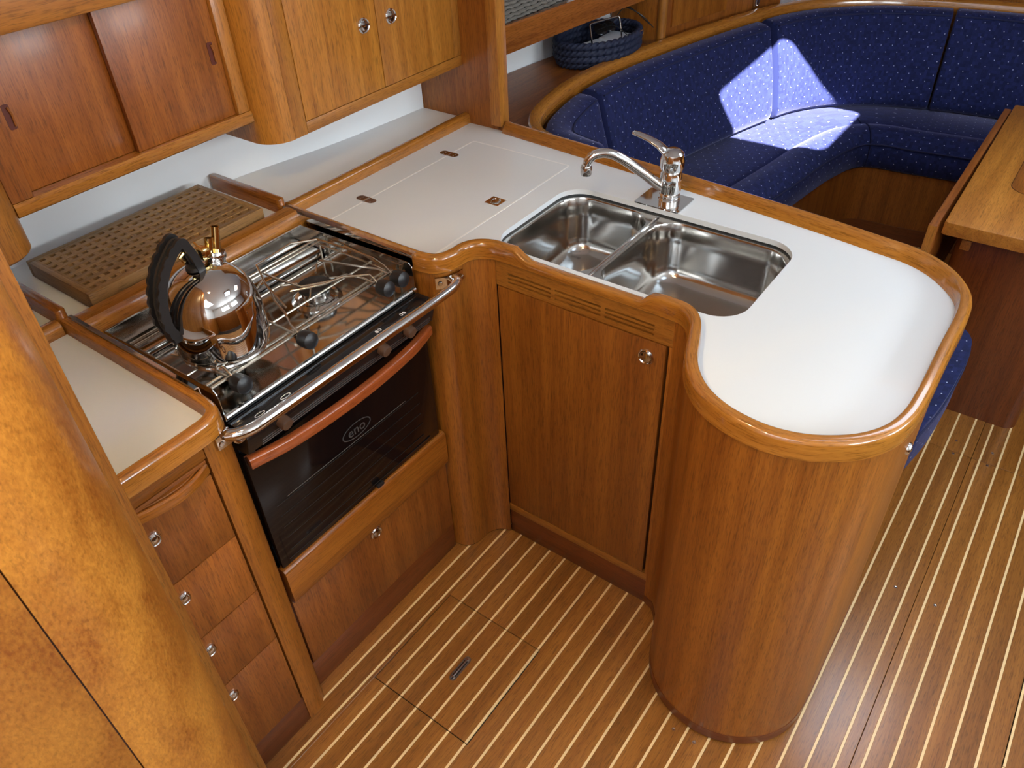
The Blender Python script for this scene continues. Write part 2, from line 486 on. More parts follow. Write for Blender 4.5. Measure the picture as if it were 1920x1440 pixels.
def floor_hatch(x0, x1, y0, y1, label, ring):
    t = thing('floor_hatch', label, 'hatch', ((x0+x1)/2, (y0+y1)/2, -.012))
    g = .0012
    obj('panel', box(x0+g, x1-g, y0+g, y1-g, -.012, -.004), plain('subfloor', (.03, .015, .006), .9), t)
    k = math.ceil((y0-S0)/DS)
    ys = [y0+g] + [0]*0
    edges = []
    kk = k
    cur = y0+g
    while True:
        a, b = strip_edges(kk)
        if a > y1-g: break
        if a-cur > .002: obj('plank', box(x0+g, x1-g, cur, a, -.004, 0.0, .0005, 1), WOODF, t)
        obj('inlay_strip', box(x0+g, x1-g, max(a, y0+g), min(b, y1-g), -.004, .0002), HOLLY, t)
        cur = b; kk += 1
    if y1-g-cur > .002: obj('plank', box(x0+g, x1-g, cur, y1-g, -.004, 0.0, .0005, 1), WOODF, t)
    if ring:
        cx, cy = ring
        pl = obj('pull_ring', sweep_slot(cx, cy, .036, .0085, .0002, .0016), steel('dull_steel', .35, (.35, .33, .31)), t)
        obj('ring_recess', sweep_slot(cx, cy, .026, .0048, .0016, .0020), DARKGAP, pl)
        obj('ring_bar', tube([(cx-.026, cy, .003), (cx+.026, cy, .003)], .0022, 8), STEEL, pl)
        for sx in (-1, 1): obj('pivot_screw', lathe([(.005, .0016), (.005, .0026), (.002, .003)], (cx+sx*.028, cy, 0), 12), STEEL, pl)
    return t
def sweep_slot(cx, cy, hl, hw, z0, z1):
    return prism(rrect(cx-hl, cx+hl, cy-hw, cy+hw, hw*.98, 5), z0, z1)
floor_hatch(HX0, HX1, HY0, HY1, 'square lift-out floor hatch with steel ring pull in front of the oven', (.704, .748))
floor_hatch(GX0, GX1, GY0, GY1, 'floor hatch cut off by the right edge of the photo', None)

# ------------------------------------------------------------------ shell of the cabin
hull = spline([(-1.0, 1.74), (.4, 1.70), (1.02, 1.648), (1.34, 1.588), (1.646, 1.558)], 6)
bm = sweep(hull, [(0, -.01), (0, CEIL), (.03, CEIL), (.03, -.01)])
wp = struct('wall_port', bm, LINER)
wp['label'] = 'white moulded hull liner behind the stove'
led = [(.272, 1.412)] + [(1.645, 1.412)] + [(p[0], p[1]) for p in reversed(hull) if p[0] > .28] + [(.272, 1.705)]
struct('trim_ledge', prism(led, .86, .894), LINER)['label'] = 'white ledge running behind the counter rail'
hull2 = spline([(1.672, 1.75), (2.22, 1.705), (2.555, 1.668), (3.2, 1.52), (4.06, 1.2)], 6)
struct('wall_saloon', sweep(hull2, [(0, 0), (0, CEIL), (.03, CEIL), (.03, 0)]), LINER)['label'] = 'white hull side above the saloon shelf'
struct('wall_forward', box(4.06, 4.10, -1.6, 1.25, -.01, CEIL), wood('teak', 'Z'))
bm = slab_holes([(-1.0, -.01), (4.06, -.01), (4.06, CEIL), (-1.0, CEIL)], [rrect(*w_, .06) for w_ in ADDED_WINDOWS], 1.60, 1.64)
for v in bm.verts: v.co = Vector((v.co.x, -v.co.z, v.co.y))
ws_ = struct('wall_starboard', bm, LINER)
obj('lower_panel', box(-1.0, 4.05, -1.60, -1.58, 0, .95, .002), wood('teak', 'Z'), ws_)
for i_, w_ in enumerate(ADDED_WINDOWS):
    struct('added_pane_%d' % (i_+2), box(w_[0]-.02, w_[1]+.02, -1.655, -1.645, w_[2]-.02, w_[3]+.02), plain('opal_acrylic', (.8, .82, .85), .3))  # opaque panes behind the added windows
wa_ = struct('wall_aft', box(-1.04, -1.0, -1.6, 1.75, -.01, CEIL), LINER)
obj('lower_panel', box(-1.0, -.98, -1.57, .69, 0, .95, .002), wood('teak', 'Z'), wa_)
def rect(h): return [(h[0], h[2]), (h[1], h[2]), (h[1], h[3]), (h[0], h[3])]
struct('ceiling', slab_holes([(-1.04, -1.64), (4.1, -1.64), (4.1, 1.8), (-1.04, 1.8)], [rrect(*HATCH_SALOON, .07), rrect(*ADDED_HATCH, .07), rect(COMPANION)], CEIL, CEIL+.025), CEILM)
for i, h in enumerate((HATCH_SALOON, ADDED_HATCH)):
    o = rrect(h[0]-.03, h[1]+.03, h[2]-.03, h[3]+.03, .09); n = rrect(*h, .07)
    struct('trim_%d' % (i+1), slab_holes(o, [n], CEIL-.02, CEIL-.0005), wood('trim', 'X'))

# unseen, added to block the sun: pane over galley hatch, closed box over companionway
struct('added_pane_1', prism(rrect(ADDED_HATCH[0]-.01, ADDED_HATCH[1]+.01, ADDED_HATCH[2]-.01, ADDED_HATCH[3]+.01, .08), CEIL+.026, CEIL+.034), plain('opal_acrylic', (.8, .82, .85), .3))
hood = NB()
box(-1.05, .45, -1.0, -.98, CEIL+.03, 2.75, bm=hood); box(-1.05, .45, .98, 1.0, CEIL+.03, 2.75, bm=hood)
box(-1.05, -1.03, -.98, .98, CEIL+.03, 2.75, bm=hood); box(-1.05, .45, -1.0, 1.0, 2.75, 2.77, bm=hood); box(.43, .45, -.98, .98, CEIL+.03, 2.75, bm=hood)
struct('trim_hood', hood, plain('sun_block_blue', (.10, .13, .25), .9))

# galley bulkhead with its edge post, and the near corner post on the left
wb = struct('wall_galley', box(1.648, 1.668, 1.29, 1.76, 0, CEIL), wood('teak', 'Z', vary=.02))
wb['label'] = 'teak bulkhead between galley and saloon'
obj('edge_post', box(1.636, 1.676, 1.272, 1.306, .895, CEIL, .003), wood('trim', 'Z'), wb)
wn = struct('wall_near', box(.246, .272, .915, 1.75, 0, CEIL, .002), wood('trim', 'Z'))
wn['label'] = 'edge of the teak bulkhead closing off the drawers'
arc = [(.075+.16*math.cos(a), .86+.16*math.sin(a)) for a in [(-PI/2)+k*(PI*.62)/22 for k in range(23)]]
obj('corner_post', sweep([Vector(p) for p in arc], [(0, 0), (0, CEIL), (.02, CEIL), (.02, 0)]), wood('burl', 'Z', .34, .2), wn)
obj('bulkhead_panel', box(-.9, .0735, .7015, .73, 0, CEIL, .001), wood('burl', 'Z', .34, .2), wn)

# ------------------------------------------------------------------ sink peninsula cabinet
XF = 1.113
cab = thing('sink_cabinet', 'curved teak galley cabinet with rounded end under the double sink', 'cabinet', (1.2, .5, 0))
off = offset(TRIM, .008)
i0 = min(range(len(TRIM)), key=lambda i: (TRIM[i]-Vector((.984, .99))).length)
i1 = min(range(len(TRIM)), key=lambda i: (TRIM[i]-Vector((1.103, .888))).length)
i2 = min(range(len(TRIM)), key=lambda i: (TRIM[i]-Vector((1.099, .463))).length)
post = [Vector((.990, 1.10)), Vector((.990, 1.03))] + off[i0:i1] + [Vector((XF, .897))]
endp = [Vector((XF, .482))] + off[i2:]
WT = [(0, .004), (0, ZB), (.012, ZB), (.012, .004)]
obj('corner_post', sweep(post, WT), wood('teak', 'Z'), cab)
obj('end_panel', sweep(endp, WT), wood('teak', 'Z'), cab)
obj('end_base', sweep(offset(endp, .002), [(0, 0), (0, .006), (.008, .006), (.008, 0)]), DARKGAP, cab)
obj('end_shade_band', sweep(endp, [(-.0012, .006), (-.0012, .034), (.001, .034), (.001, .006)]), wood('dark', 'UV'), cab)  # dark band paints the shade and floor reflection along the panel's foot
obj('post_base', sweep(offset(post, .002), [(0, 0), (0, .006), (.008, .006), (.008, 0)]), DARKGAP, cab)
obj('carcass', box(XF+.0158, XF+.022, .45, .97, .01, .80), DARKGAP, cab)
obj('rail', box(XF, XF+.016, .482, .897, .088, .114, .0015), wood('trim', 'Y'), cab)
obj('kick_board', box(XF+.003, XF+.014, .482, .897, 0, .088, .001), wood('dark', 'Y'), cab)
obj('stile', box(XF, XF+.016, .482, .4885, .114, .804, .0012), wood('teak', 'Z'), cab)
# vented rail above the door
vz = [.818, .828, .838]
bm = NB()
def slotted(bm, y0, y1, z0, z1, slots):
    outer = [(y0, z0), (y1, z0), (y1, z1), (y0, z1)]
    sub = slab_holes(outer, [rrect(a, b, c, d, (d-c)*.45, 3) for a, b, c, d in slots], XF, XF+.012)
    for v in sub.verts: v.co = Vector((v.co.z, v.co.x, v.co.y))
    return sub
slots = []
for z in vz:
    for y0 in (.522, .640, .758):
        slots.append((y0, y0+.109, z, z+.0045))
obj('vent_panel', slotted(bm, .482, .897, .8055, ZB, slots), wood('trim', 'Y'), cab)
obj('vent_backing', box(XF+.0125, XF+.0155, .49, .89, .80, .862), DARKGAP, cab)
dr = obj('door', box(XF-.0005, XF+.0155, .4945, .8945, .1165, .8025, .0014), wood('teak', 'Z', vary=.02), cab)
def latch(parent, c, axis, r=.014, sx=1.0):
    a = Vector(axis)
    o = obj('latch', lathe([(r, 0), (r, .003), (r*.86, .0055), (r*.72, .0040), (r*.70, .0035)], c, 24, a, cap1=True), CHROME, parent)
    obj('latch_button', lathe([(r*.62, .0038), (r*.60, .006), (r*.30, .0075), (0.0, .0078)], c, 20, a), STEEL, o)
    return o
latch(dr, (XF-.0005, .534, .764), (-1, 0, 0), .0175)
latch(cab, (1.163, .0538, .735), (0, -1, 0), .012)

# ------------------------------------------------------------------ worktop with fiddle
wt = thing('galley_worktop', 'L-shaped white galley worktop with raised teak edge around sink and fridge lid', 'worktop', (1.3, .8, ZB))
obj('fiddle', sweep(TRIM, trim_prof), wood('trim', 'UV', .20, .6), wt)
inner = offset(TRIM, .020)
SX0, SX1, SY0, SY1 = 1.142, 1.464, .380, .934
sink_loop = rrect(SX0, SX1, SY0, SY1, .062, 8)
LX0, LX1, LY0, LY1 = 1.008, 1.551, .998, 1.30
outer = [(p.x, p.y) for p in inner if p.y < 1.385]
outer = [(inner[0].x, 1.388)] + outer + [(1.647, 1.285), (1.647, 1.388)]
lid_loop = rrect(LX0, LX1, LY0, LY1, .006, 2)
obj('surface', slab_holes(outer, [sink_loop, lid_loop], ZB+.002, ZW), WHITE, wt)
obj('lid_seat', box(LX0-.004, LX1+.004, LY0-.004, LY1+.004, ZB-.006, ZB+.0015), plain('lid_groove', (.85, .85, .83), .4), wt)
lid = obj('fridge_lid', prism(rrect(LX0+.0014, LX1-.0014, LY0+.0014, LY1-.0014, .005, 2), ZB+.002, ZW+.0002), WHITE, wt)
obj('lid_bead', slab_holes(rrect(LX0-.0020, LX1+.0020, LY0-.0020, LY1+.0020, .007, 2), [rrect(LX0+.0020, LX1-.0020, LY0+.0020, LY1-.0020, .005, 2)], ZW-.002, ZW+.0005), plain('lid_groove', (.95, .95, .93), .4), lid)
for x in (1.146, 1.450):
    h = obj('hinge', prism(rrect(x-.011, x+.011, LY1-.028, LY1+.028, .0105, 6), ZW+.0001, ZW+.0016), CHROME, lid)
    obj('hinge_knuckle', tube([(x-.011, LY1, ZW+.001), (x+.011, LY1, ZW+.001)], .0022, 8), CHROME, h)
    for dx in (-.005, .005):
        for dy in (-.016, .016): obj('screw', lathe([(.0026, 0), (.0026, .0008), (.001, .0005)], (x+dx, LY1+dy, ZW+.0012), 10), STEEL, h)
lp = obj('lid_pull', box(1.281, 1.317, 1.016, 1.056, ZW+.0001, ZW+.0014, .0008, 1), CHROME, lid)
obj('pull_ring', lathe([(.012, .0014), (.0125, .003), (.010, .0034), (.009, .002)], (1.299, 1.036, ZW), 20), STEEL, lp)
obj('pull_button', lathe([(.007, .0014), (.0065, .003), (0, .0033)], (1.299, 1.034, ZW), 16), CHROME, lp)
# rail along the back of the fridge top
obj('back_rail', sweep([Vector((1.003, 1.386)), Vector((1.647, 1.386))], rprof(0.001, .030, ZB, .909, .011, 4)), wood('trim', 'UV', .20, .6), wt)
# board running aft-outboard beside the cutting board, and the steel-capped stretch beside the cooker
obj('divider_board', prism(rrect(.9735, .9945, 1.397, 1.652, .010, 4), .86, .927, bev=.004), wood('teak', 'Y', .25, .4), wt)
obj('steel_cap', sweep([Vector((.9785, 1.392)), Vector((.9785, 1.004))], [(.001, .880), (0, .882), (0, .9075), (.003, .9112), (.012, .9112), (.0135, .9095), (.0135, .906), (.0025, .906), (.0025, .880)]), CHROME, wt)
obj('splash_plate', sweep([Vector((.9795, 1.36)), Vector((.9795, 1.01))], [(0, .80), (0, .905), (.0015, .905), (.0015, .80)]), STEEL, wt)
obj('side_panel', box(.984, .990, 1.02, 1.39, .02, ZB), wood('red', 'Z'), wt)

# ------------------------------------------------------------------ double sink
sk = thing('double_sink', 'stainless steel double-bowl sink set under the white worktop', 'sink', (1.3, .65, .72))
zf = ZB - .002
bowls = [(1.150, 1.456, .706, .926), (1.150, 1.456, .388, .690)]
holes = [rrect(*b, .060, 8) for b in bowls]
obj('flange', slab_holes(rrect(SX0-.01, SX1+.01, SY0-.01, SY1+.01, .07, 8), holes, zf-.002, zf), SINKST, sk)
for bi, b in enumerate(bowls):
    bm = NB(); rr = []
    for d, z, rad in ((0, zf, .060), (.002, zf-.004, .059), (.004, zf-.05, .058), (.007, .768, .056), (.011, .752, .052), (.019, .739, .046), (.031, .731, .036), (.050, .728, .024), (.085, .7265, .012)):
        rr.append([(x, y, z) for x, y in rrect(b[0]+d, b[1]-d, b[2]+d, b[3]-d, max(rad-d*.1, .01), 8)])
    rings(bm, rr, True, False, True)
    bo = obj('bowl', bm, SINKST, sk, smooth=60)
    cx, cy = (b[0]+b[1])/2, (b[2]+b[3])/2
    d_ = obj('drain', lathe([(.030, .7267), (.030, .7285), (.026, .7282), (.022, .7270), (.0, .7270)], (cx, cy, 0), 24), CHROME, bo)
    for k in range(6):
        a = k*PI/3
        obj('drain_hole', lathe([(.0035, .7271), (.0035, .7275)], (cx+.012*math.cos(a), cy+.012*math.sin(a), 0), 10), DARKGAP, d_)
    if bi == 1:
        fl_ = obj('overflow', lathe([(.013, 0), (.013, .003), (.008, .0035)], (1.39, b[2]+.0035, .825), 18, (0, 1, 0)), CHROME, bo)
obj('divider_edge', tube([(1.156, .698, zf+.0005), (1.452, .698, zf+.0005)], .0032, 8), CHROME, sk)

# ------------------------------------------------------------------ faucet
fa = thing('faucet', 'chrome single-lever mixer tap with swivel spout behind the sink', 'faucet', (1.503, .700, ZW))
obj('base_plate', prism(rrect(1.462, 1.545, .656, .766, .004, 2), ZW+.0003, ZW+.003), MIRROR, fa)
F = Vector((1.503, .700, 0))
obj('body', lathe([(.024, ZW+.003), (.024, ZW+.010), (.021, ZW+.013), (.023, ZW+.016), (.023, ZW+.021), (.020, ZW+.024), (.0245, ZW+.028), (.0240, .955), (.022, .960)], F, 28), CHROME, fa)
lv = NB()
lathe([(.0240, .961), (.0265, .968), (.0268, .985), (.024, .998), (.015, 1.006), (.0, 1.008)], F, 28, bm=lv)
cp = obj('cap', lv, CHROME, fa)
lev = NB()
rr = []
for t, w_, h_, z in ((0, .017, .010, .990), (.15, .0165, .009, 1.004), (.35, .014, .007, 1.018), (.6, .0115, .0055, 1.028), (.85, .0105, .0045, 1.034), (.97, .0095, .004, 1.036), (1.0, .005, .002, 1.036)):
    c = F + Vector((-.010, .096, 0))*t; c.z = z-.008
    s = Vector((.112, .012, 0)).normalized()
    rr.append([tuple(c + s*w_*math.cos(a) + Vector((0, 0, 1))*h_*math.sin(a)) for a in [2*PI*j/14 for j in range(14)]])
rings(lev, rr)
obj('lever', lev, CHROME, cp, smooth=60)
sp = [(1.498, .706, .915), (1.486, .722, .928), (1.462, .752, .958), (1.437, .783, .988), (1.420, .805, 1.003), (1.407, .822, 1.006), (1.394, .838, 1.000), (1.388, .846, .986), (1.387, .848, .974)]
s_ = obj('spout', tube(sp, lambda t: .0125-.0025*min(t*1.6, 1), 16, smooth_n=5), CHROME, fa, smooth=60)
obj('aerator', lathe([(.0115, .958), (.0125, .962), (.0125, .976), (.011, .980)], (1.387, .848, 0), 18), STEEL, s_)

# ------------------------------------------------------------------ cooker bay: base, posts, rails
ov = thing('cooker_cabinet', 'reddish teak base cabinet and rail below the oven', 'cabinet', (.73, 1.1, 0))
obj('side_stile', sweep(spline([(.413, .948), (.437, .950), (.462, .961), (.477, .984), (.480, 1.02), (.480, 1.33)], 5), [(0, .0), (0, ZB), (.010, ZB), (.010, .0)]), wood('teak', 'Z'), ov)
obj('oven_rail', sweep([Vector((.486, .978)), Vector((.984, .978))], rprof(0, .028, .326, .432, .012, 4)), wood('teak', 'UV', .28, .4), ov)
pn = obj('front_panel', box(.486, .985, .9915, 1.006, .092, .3245, .0012), wood('red', 'Z', vary=.02), ov)
latch(pn, (.733, .9915, .305), (0, -1, 0), .0165)
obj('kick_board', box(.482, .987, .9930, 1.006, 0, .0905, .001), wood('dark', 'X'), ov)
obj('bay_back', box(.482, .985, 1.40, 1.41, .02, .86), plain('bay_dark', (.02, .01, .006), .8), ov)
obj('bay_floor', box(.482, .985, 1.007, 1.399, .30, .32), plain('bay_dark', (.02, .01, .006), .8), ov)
obj('back_rail', sweep([Vector((.470, 1.336)), Vector((.9815, 1.336))], [(.004, .835), (0, .840), (0, .885), (.004, .902), (.014, .912), (.034, .914), (.048, .912), (.050, .905), (.050, .835)]), wood('trim', 'UV', .20, .6), ov)

# ------------------------------------------------------------------ cooker
ck = thing('gas_cooker', 'black and stainless gimballed gas cooker with oven under the kettle', 'cooker', (.73, 1.16, .44))
CX0, CX1 = .489, .9715
obj('body', box(CX0+.004, CX1-.004, 1.002, 1.330, .440, .824, .004), plain('black_enamel', (.012, .011, .011), .3), ck)
# tray: floor and three upstands
tr = NB()
box(CX0, CX1, .998, 1.332, .826, .829, bm=tr)
box(CX0, CX1, 1.3300, 1.332, .829, .886, bm=tr)
side = [(1.332, .886), (1.332, .829), (.999, .829), (.999, .875), (1.001, .886), (1.008, .893), (1.02, .894)]
def sideplate(x0, x1, bm):
    a = [bm.verts.new((x0, y, z)) for y, z in side]; b = [bm.verts.new((x1, y, z)) for y, z in side]
    bm.faces.new(a); bm.faces.new(b[::-1])
    for i in range(len(side)):
        j = (i+1) % len(side); bm.faces.new((a[i], a[j], b[j], b[i]))
sideplate(CX1-.0015, CX1, tr); sideplate(CX0, CX0+.0015, tr)
tray = obj('cooktop_tray', tr, STEEL, ck)
obj('tray_rim', tube([(CX0+.001, .999, .8345), (CX1-.002, .999, .8345)], .0055, 10), CHROME, tray)
obj('back_rim', tube([(CX0+.001, 1.331, .8865), (CX1-.001, 1.331, .8865)], .0022, 8), CHROME, tray)
obj('step', box(CX0+.003, CX1-.003, 1.27, 1.3285, .829, .845, .005), STEEL, tray)
# control panel below the tray
cp_ = NB()
pf = [(.996, .826), (.962, .826), (.953, .820), (.951, .810), (.962, .770), (.980, .764), (.996, .764)]
a = [cp_.verts.new((CX0, y, z)) for y, z in pf]; b = [cp_.verts.new((CX1, y, z)) for y, z in pf]
cp_.faces.new(a); cp_.faces.new(b[::-1])
for i in range(len(pf)):
    j = (i+1) % len(pf); cp_.faces.new((a[i], a[j], b[j], b[i]))
cpan = obj('control_panel', cp_, GLOSSB, ck)
obj('panel_lip', tube([(CX0, .958, .8225), (CX1, .958, .8225)], .0045, 8), RUBBER, cpan)
for z, y in ((.783, .9575), (.777, .9592), (.771, .961)):
    obj('trim_line', box(CX0+.03, CX1-.01, y-.0006, y+.0006, z-.0006, z+.0006), steel('dull_steel', .35, (.35, .33, .31)), cpan)
KN = plain('knob_copper', (.10, .050, .028), .35)
for x in (.563, .815, .889):
    kn = obj('control_knob', lathe([(.0125, 0), (.0125, .012), (.011, .016), (.0, .017)], (x, .9535, .798), 20, (0, -1, -.25)), KN, ck)
def ovals(x, filled, w_=.011, h_=.0042):
    lo = [(x+w_*math.cos(a), .8262+h_*0) for a in (0,)]
    ring_o = [(x+w_*math.cos(t), .978-.010+.0045*math.sin(t)) for t in [2*PI*k/20 for k in range(20)]]
    ring_i = [(x+(w_-.0016)*math.cos(t), .968+(.0045-.0012)*math.sin(t)) for t in [2*PI*k/20 for k in range(20)]]
    if filled: return prism(ring_o, .8263, .8266)
    return slab_holes(ring_o, [ring_i], .8263, .8266)
for x in (.535, .592): obj('panel_mark', ovals(x, False), PRINT, cpan)
for x, f in ((.823, True), (.831, False), (.893, False), (.901, True)): obj('panel_mark', ovals(x, f, .0032), PRINT, cpan)
# oven door
od = obj('oven_door', box(CX0, CX1, .984, 1.001, .436, .750, .003), GLASSB, ck)
obj('door_strip', box(CX0, CX1, .9825, .9845, .7505, .7535), CHROME, od)
hp = spline([(CX0+.002, .975), (.56, .958), (.645, .949), (.73, .946), (.815, .949), (.90, .958), (CX1-.002, .975)], 5)
oh = obj('door_handle', sweep(hp, rprof(-.009, .009, .728, .754, .005, 3)), wood('handle', 'UV', .25, .5), od)
for x in (CX0+.016, CX1-.016): obj('handle_mount', box(x-.008, x+.008, .972, .986, .731, .750, .002), RUBBER, oh)
for z in (.505, .535, .565, .595, .47): obj('rack_line', box(CX0+.03, CX1-.05, .9834, .9842, z, z+.0012), plain('rack_line', (.022, .02, .018), .3), od)
obj('pane_edge', box(.545, .88, .9834, .9842, .6005, .6015), plain('pane_edge', (.16, .15, .13), .2), od)
obj('lower_edge', box(CX0+.02, CX1-.03, .9832, .9842, .449, .4502), plain('rack_line', (.022, .02, .018), .3), od)
obj('latch_tab', box(.755, .775, .976, .984, .438, .447, .002), RUBBER, od)
fc = bpy.data.curves.new('logo', 'FONT'); fc.body = 'eno'; fc.size = .032; fc.align_x = 'CENTER'; fc.align_y = 'CENTER'; fc.extrude = .0003; fc.resolution_u = 3
tmp = bpy.data.objects.new('logo_tmp', fc); COL.objects.link(tmp)
bpy.context.view_layer.update()
tme = bpy.data.meshes.new_from_object(tmp.evaluated_get(bpy.context.evaluated_depsgraph_get()))
bm = NB(); bm.from_mesh(tme); bpy.data.objects.remove(tmp); bpy.data.meshes.remove(tme)
for v in bm.verts: v.co = Vector((.738 + v.co.x, .9836 - v.co.z, .6275 + v.co.y))
obj('logo_lettering', bm, GREYPRINT, od, smooth=0)
bm = slab_holes([(.738+.040*math.cos(2*PI*k/32), .6275+.0185*math.sin(2*PI*k/32)) for k in range(32)], [[(.738+.0375*math.cos(2*PI*k/32), .6275+.0165*math.sin(2*PI*k/32)) for k in range(32)]], 0, .0004)
for v in bm.verts: v.co = Vector((v.co.x, .9836 - v.co.z, v.co.y))
obj('logo_oval', bm, GREYPRINT, od, smooth=0)
# burners
def burner(cx, cy, s):
    bu = obj('burner', lathe([(.052*s, .829), (.052*s, .832), (.044*s, .838), (.038*s, .836), (.030*s, .840), (.028*s, .850), (.033*s, .853), (.033*s, .857)], (cx, cy, 0), 32), STEEL, ck)
    obj('burner_cap', lathe([(.034*s, .8572), (.034*s, .864), (.030*s, .8665), (.0, .867)], (cx, cy, 0), 32), RUBBER, bu)
    for k in range(10):
        a_ = 2*PI*k/10
        obj('burner_tooth', box(cx+.031*s*math.cos(a_)-.002, cx+.031*s*math.cos(a_)+.002, cy+.031*s*math.sin(a_)-.002, cy+.031*s*math.sin(a_)+.002, .849, .8573), STEEL, bu)
    return bu
burner(.838, 1.150, 1.0); burner(.605, 1.150, .9)
# pan support: long rods, cross rods and fingers
ZG = .872
gr = obj('pan_support', tube([(CX0+.012, 1.275, ZG), (CX1-.012, 1.275, ZG)], .0026, 8), WIRE, ck)
def rod(pts, r=.0024): return obj('support_rod', tube(pts, r, 8), WIRE, gr)
for y in (1.105, 1.195): rod([(CX0+.012, y, ZG), (CX1-.012, y, ZG)])
rod([(CX0+.012, 1.262, ZG), (CX1-.012, 1.262, ZG)])
for y in (1.040, 1.053): rod([(CX0+.010, y, ZG-.012), (CX0+.016, y, ZG), (CX1-.018, y, ZG), (CX1-.010, y, ZG-.012)], .0034)
for x in (CX0+.014, CX1-.016): rod([(x, 1.042, ZG-.004), (x, 1.272, ZG-.004)])
for cx in (.838, .605):
    for dx, dy in ((-.05, .02), (.05, .02), (-.05, -.02), (.05, -.02)):
        rod([(cx+dx, 1.150+dy*2.2, ZG), (cx+dx*.5, 1.150+dy, ZG+.0005)])
for x, y in ((CX0+.012, 1.05), (CX1-.012, 1.05), (CX0+.012, 1.265), (CX1-.012, 1.265), (.729, 1.05), (.729, 1.265)):
    rod([(x, y, .829), (x, y, ZG)])
# pot clamps: bent wire arms with black knobs
def clamp(x, tip1, tip2):
    arms = tube([(x, 1.030, .868), (x, 1.055, .884), (x+tip1[0]*.5, 1.085, .890), (x+tip1[0], tip1[1], .890), (x+tip1[0]*1.6, tip1[1]+.035, .890)], .0024, 8)
    tube([(x, 1.030, .866), (x-.012, 1.06, .880), (x+tip2[0]*.5, 1.095, .884), (x+tip2[0], tip2[1], .886)], .0024, 8, bm=arms)
    c_ = obj('pot_clamp', arms, WIRE, ck)
    obj('clamp_bracket', box(x-.006, x+.006, 1.028, 1.046, .858, .872, .001), STEEL, c_)
    obj('clamp_knob', lathe([(.0150, 0), (.0165, .006), (.0170, .020), (.0160, .026), (.010, .0295), (.0, .0305)], (x, 1.029, .864), 24, (0, -1, .12)), RUBBER, c_)
    return c_
clamp(.545, (-.020, 1.12), (.02, 1.13)); clamp(.697, (.03, 1.13), (-.03, 1.20)); clamp(.905, (-.085, 1.10), (-.05, 1.10)); clamp(.947, (.004, 1.14), (-.06, 1.18))
wire = [(.735, 1.215, ZG), (.775, 1.225, .885), (.80, 1.275, .887), (.90, 1.285, .887), (.945, 1.25, .887), (.955, 1.12, .886), (.948, 1.05, .874)]
obj('pot_clamp', tube(wire, .0026, 8), WIRE, ck)
obj('pot_clamp', tube([(.74, 1.12, ZG+.002), (.755, 1.19, .893), (.765, 1.215, .910), (.782, 1.19, .893), (.80, 1.14, .882), (.86, 1.10, .880)], .0026, 8), WIRE, ck)

# chrome guard rail in front of the cooker
gd = thing('guard_rail', 'polished chrome guard rail across the front of the cooker', 'rail', (.73, .93, .845))
obj('bar', tube([(1.024, .937, .853), (1.018, .924, .853), (.998, .916, .853), (.965, .914, .853), (.73, .917, .853), (.53, .919, .853), (.490, .921, .853), (.468, .929, .853), (.452, .943, .853)], .0105, 16, smooth_n=6), CHROME, gd, smooth=60)
br = obj('bracket', sweep(spline([(1.050, .9335), (1.030, .9355), (1.006, .944), (.990, .958)], 4), [(0, .836), (0, .862), (-.003, .862), (-.003, .836)]), CHROME, gd)
obj('screw', lathe([(.005, 0), (.004, .002), (0, .0022)], (1.044, .930, .848), 12, (-.1, -1, 0)), STEEL, br)
obj('screw', lathe([(.005, 0), (.004, .002), (0, .0022)], (.996, .950, .849), 12, (-.6, -.8, 0)), STEEL, br)
bl = obj('bracket', box(.434, .462, .9435, .9480, .832, .864, .001), CHROME, gd)
obj('screw', lathe([(.005, 0), (.004, .002), (0, .0022)], (.441, .9435, .843), 12, (0, -1, 0)), STEEL, bl)
obj('eye_ring', tube([(.476+.011*math.cos(t), .945, .833+.011*math.sin(t)) for t in [2*PI*k/20 for k in range(21)]], .0028, 8), CHROME, bl)

# ------------------------------------------------------------------ kettle
kt = thing('kettle', 'mirror-polished steel kettle with black comb handle and brass whistle on the stove', 'kettle', (.597, 1.120, ZG+.004))
K = Vector((.597, 1.120, ZG+.004))
kp = [(.0, 0), (.068, 0), (.077, .003), (.0825, .010), (.0835, .020), (.0832, .070), (.0825, .078)]
for k in range(1, 13):
    a_ = k*PI/2/12
    kp.append((.0810*math.cos(a_)**.9 if k < 12 else .0, .080+.082*math.sin(a_)))
kb = obj('body', lathe(kp, K, 48, cap0=False, cap1=False), MIRROR, kt, smooth=60)
obj('base_ring', lathe([(.070, -.003), (.078, -.002), (.080, .002), (.078, .005)], K, 40), CHROME, kb)
def K3(x, z, y=0): return K + Vector((x, y, z))
# handle: two scalloped black cheeks with a steel core
hpts = [(-.006, .160), (-.010, .185), (-.016, .206), (-.0225, .218), (-.030, .2195), (-.046, .208), (-.064, .190), (-.079, .166), (-.088, .140), (-.092, .114), (-.091, .091), (-.084, .074)]
hs = spline([Vector(p) for p in hpts], 6)
def cheek(yc, th, scal):
    bm = NB(); rr = []
    nn = normals2(hs); ss = arclen(hs)
    for i, (p, n) in enumerate(zip(hs, nn)):
        w_in = .0065; t = ss[i]/ss[-1]
        w_out = .004 + (.0035*abs(math.sin(ss[i]/.0185*PI)) + .003 if (scal and t > .22) else .003)
        o_ = p - n*w_out; q_ = p + n*w_in
        rr.append([tuple(K3(o_.x, o_.y, yc-th)), tuple(K3(o_.x, o_.y, yc+th)), tuple(K3(q_.x, q_.y, yc+th)), tuple(K3(q_.x, q_.y, yc-th))])
    rings(bm, rr); return bm
hd = obj('handle', cheek(-.0140, .0032, True), RUBBER, kt, smooth=50)
obj('handle_cheek', cheek(.0140, .0032, True), RUBBER, hd, smooth=50)
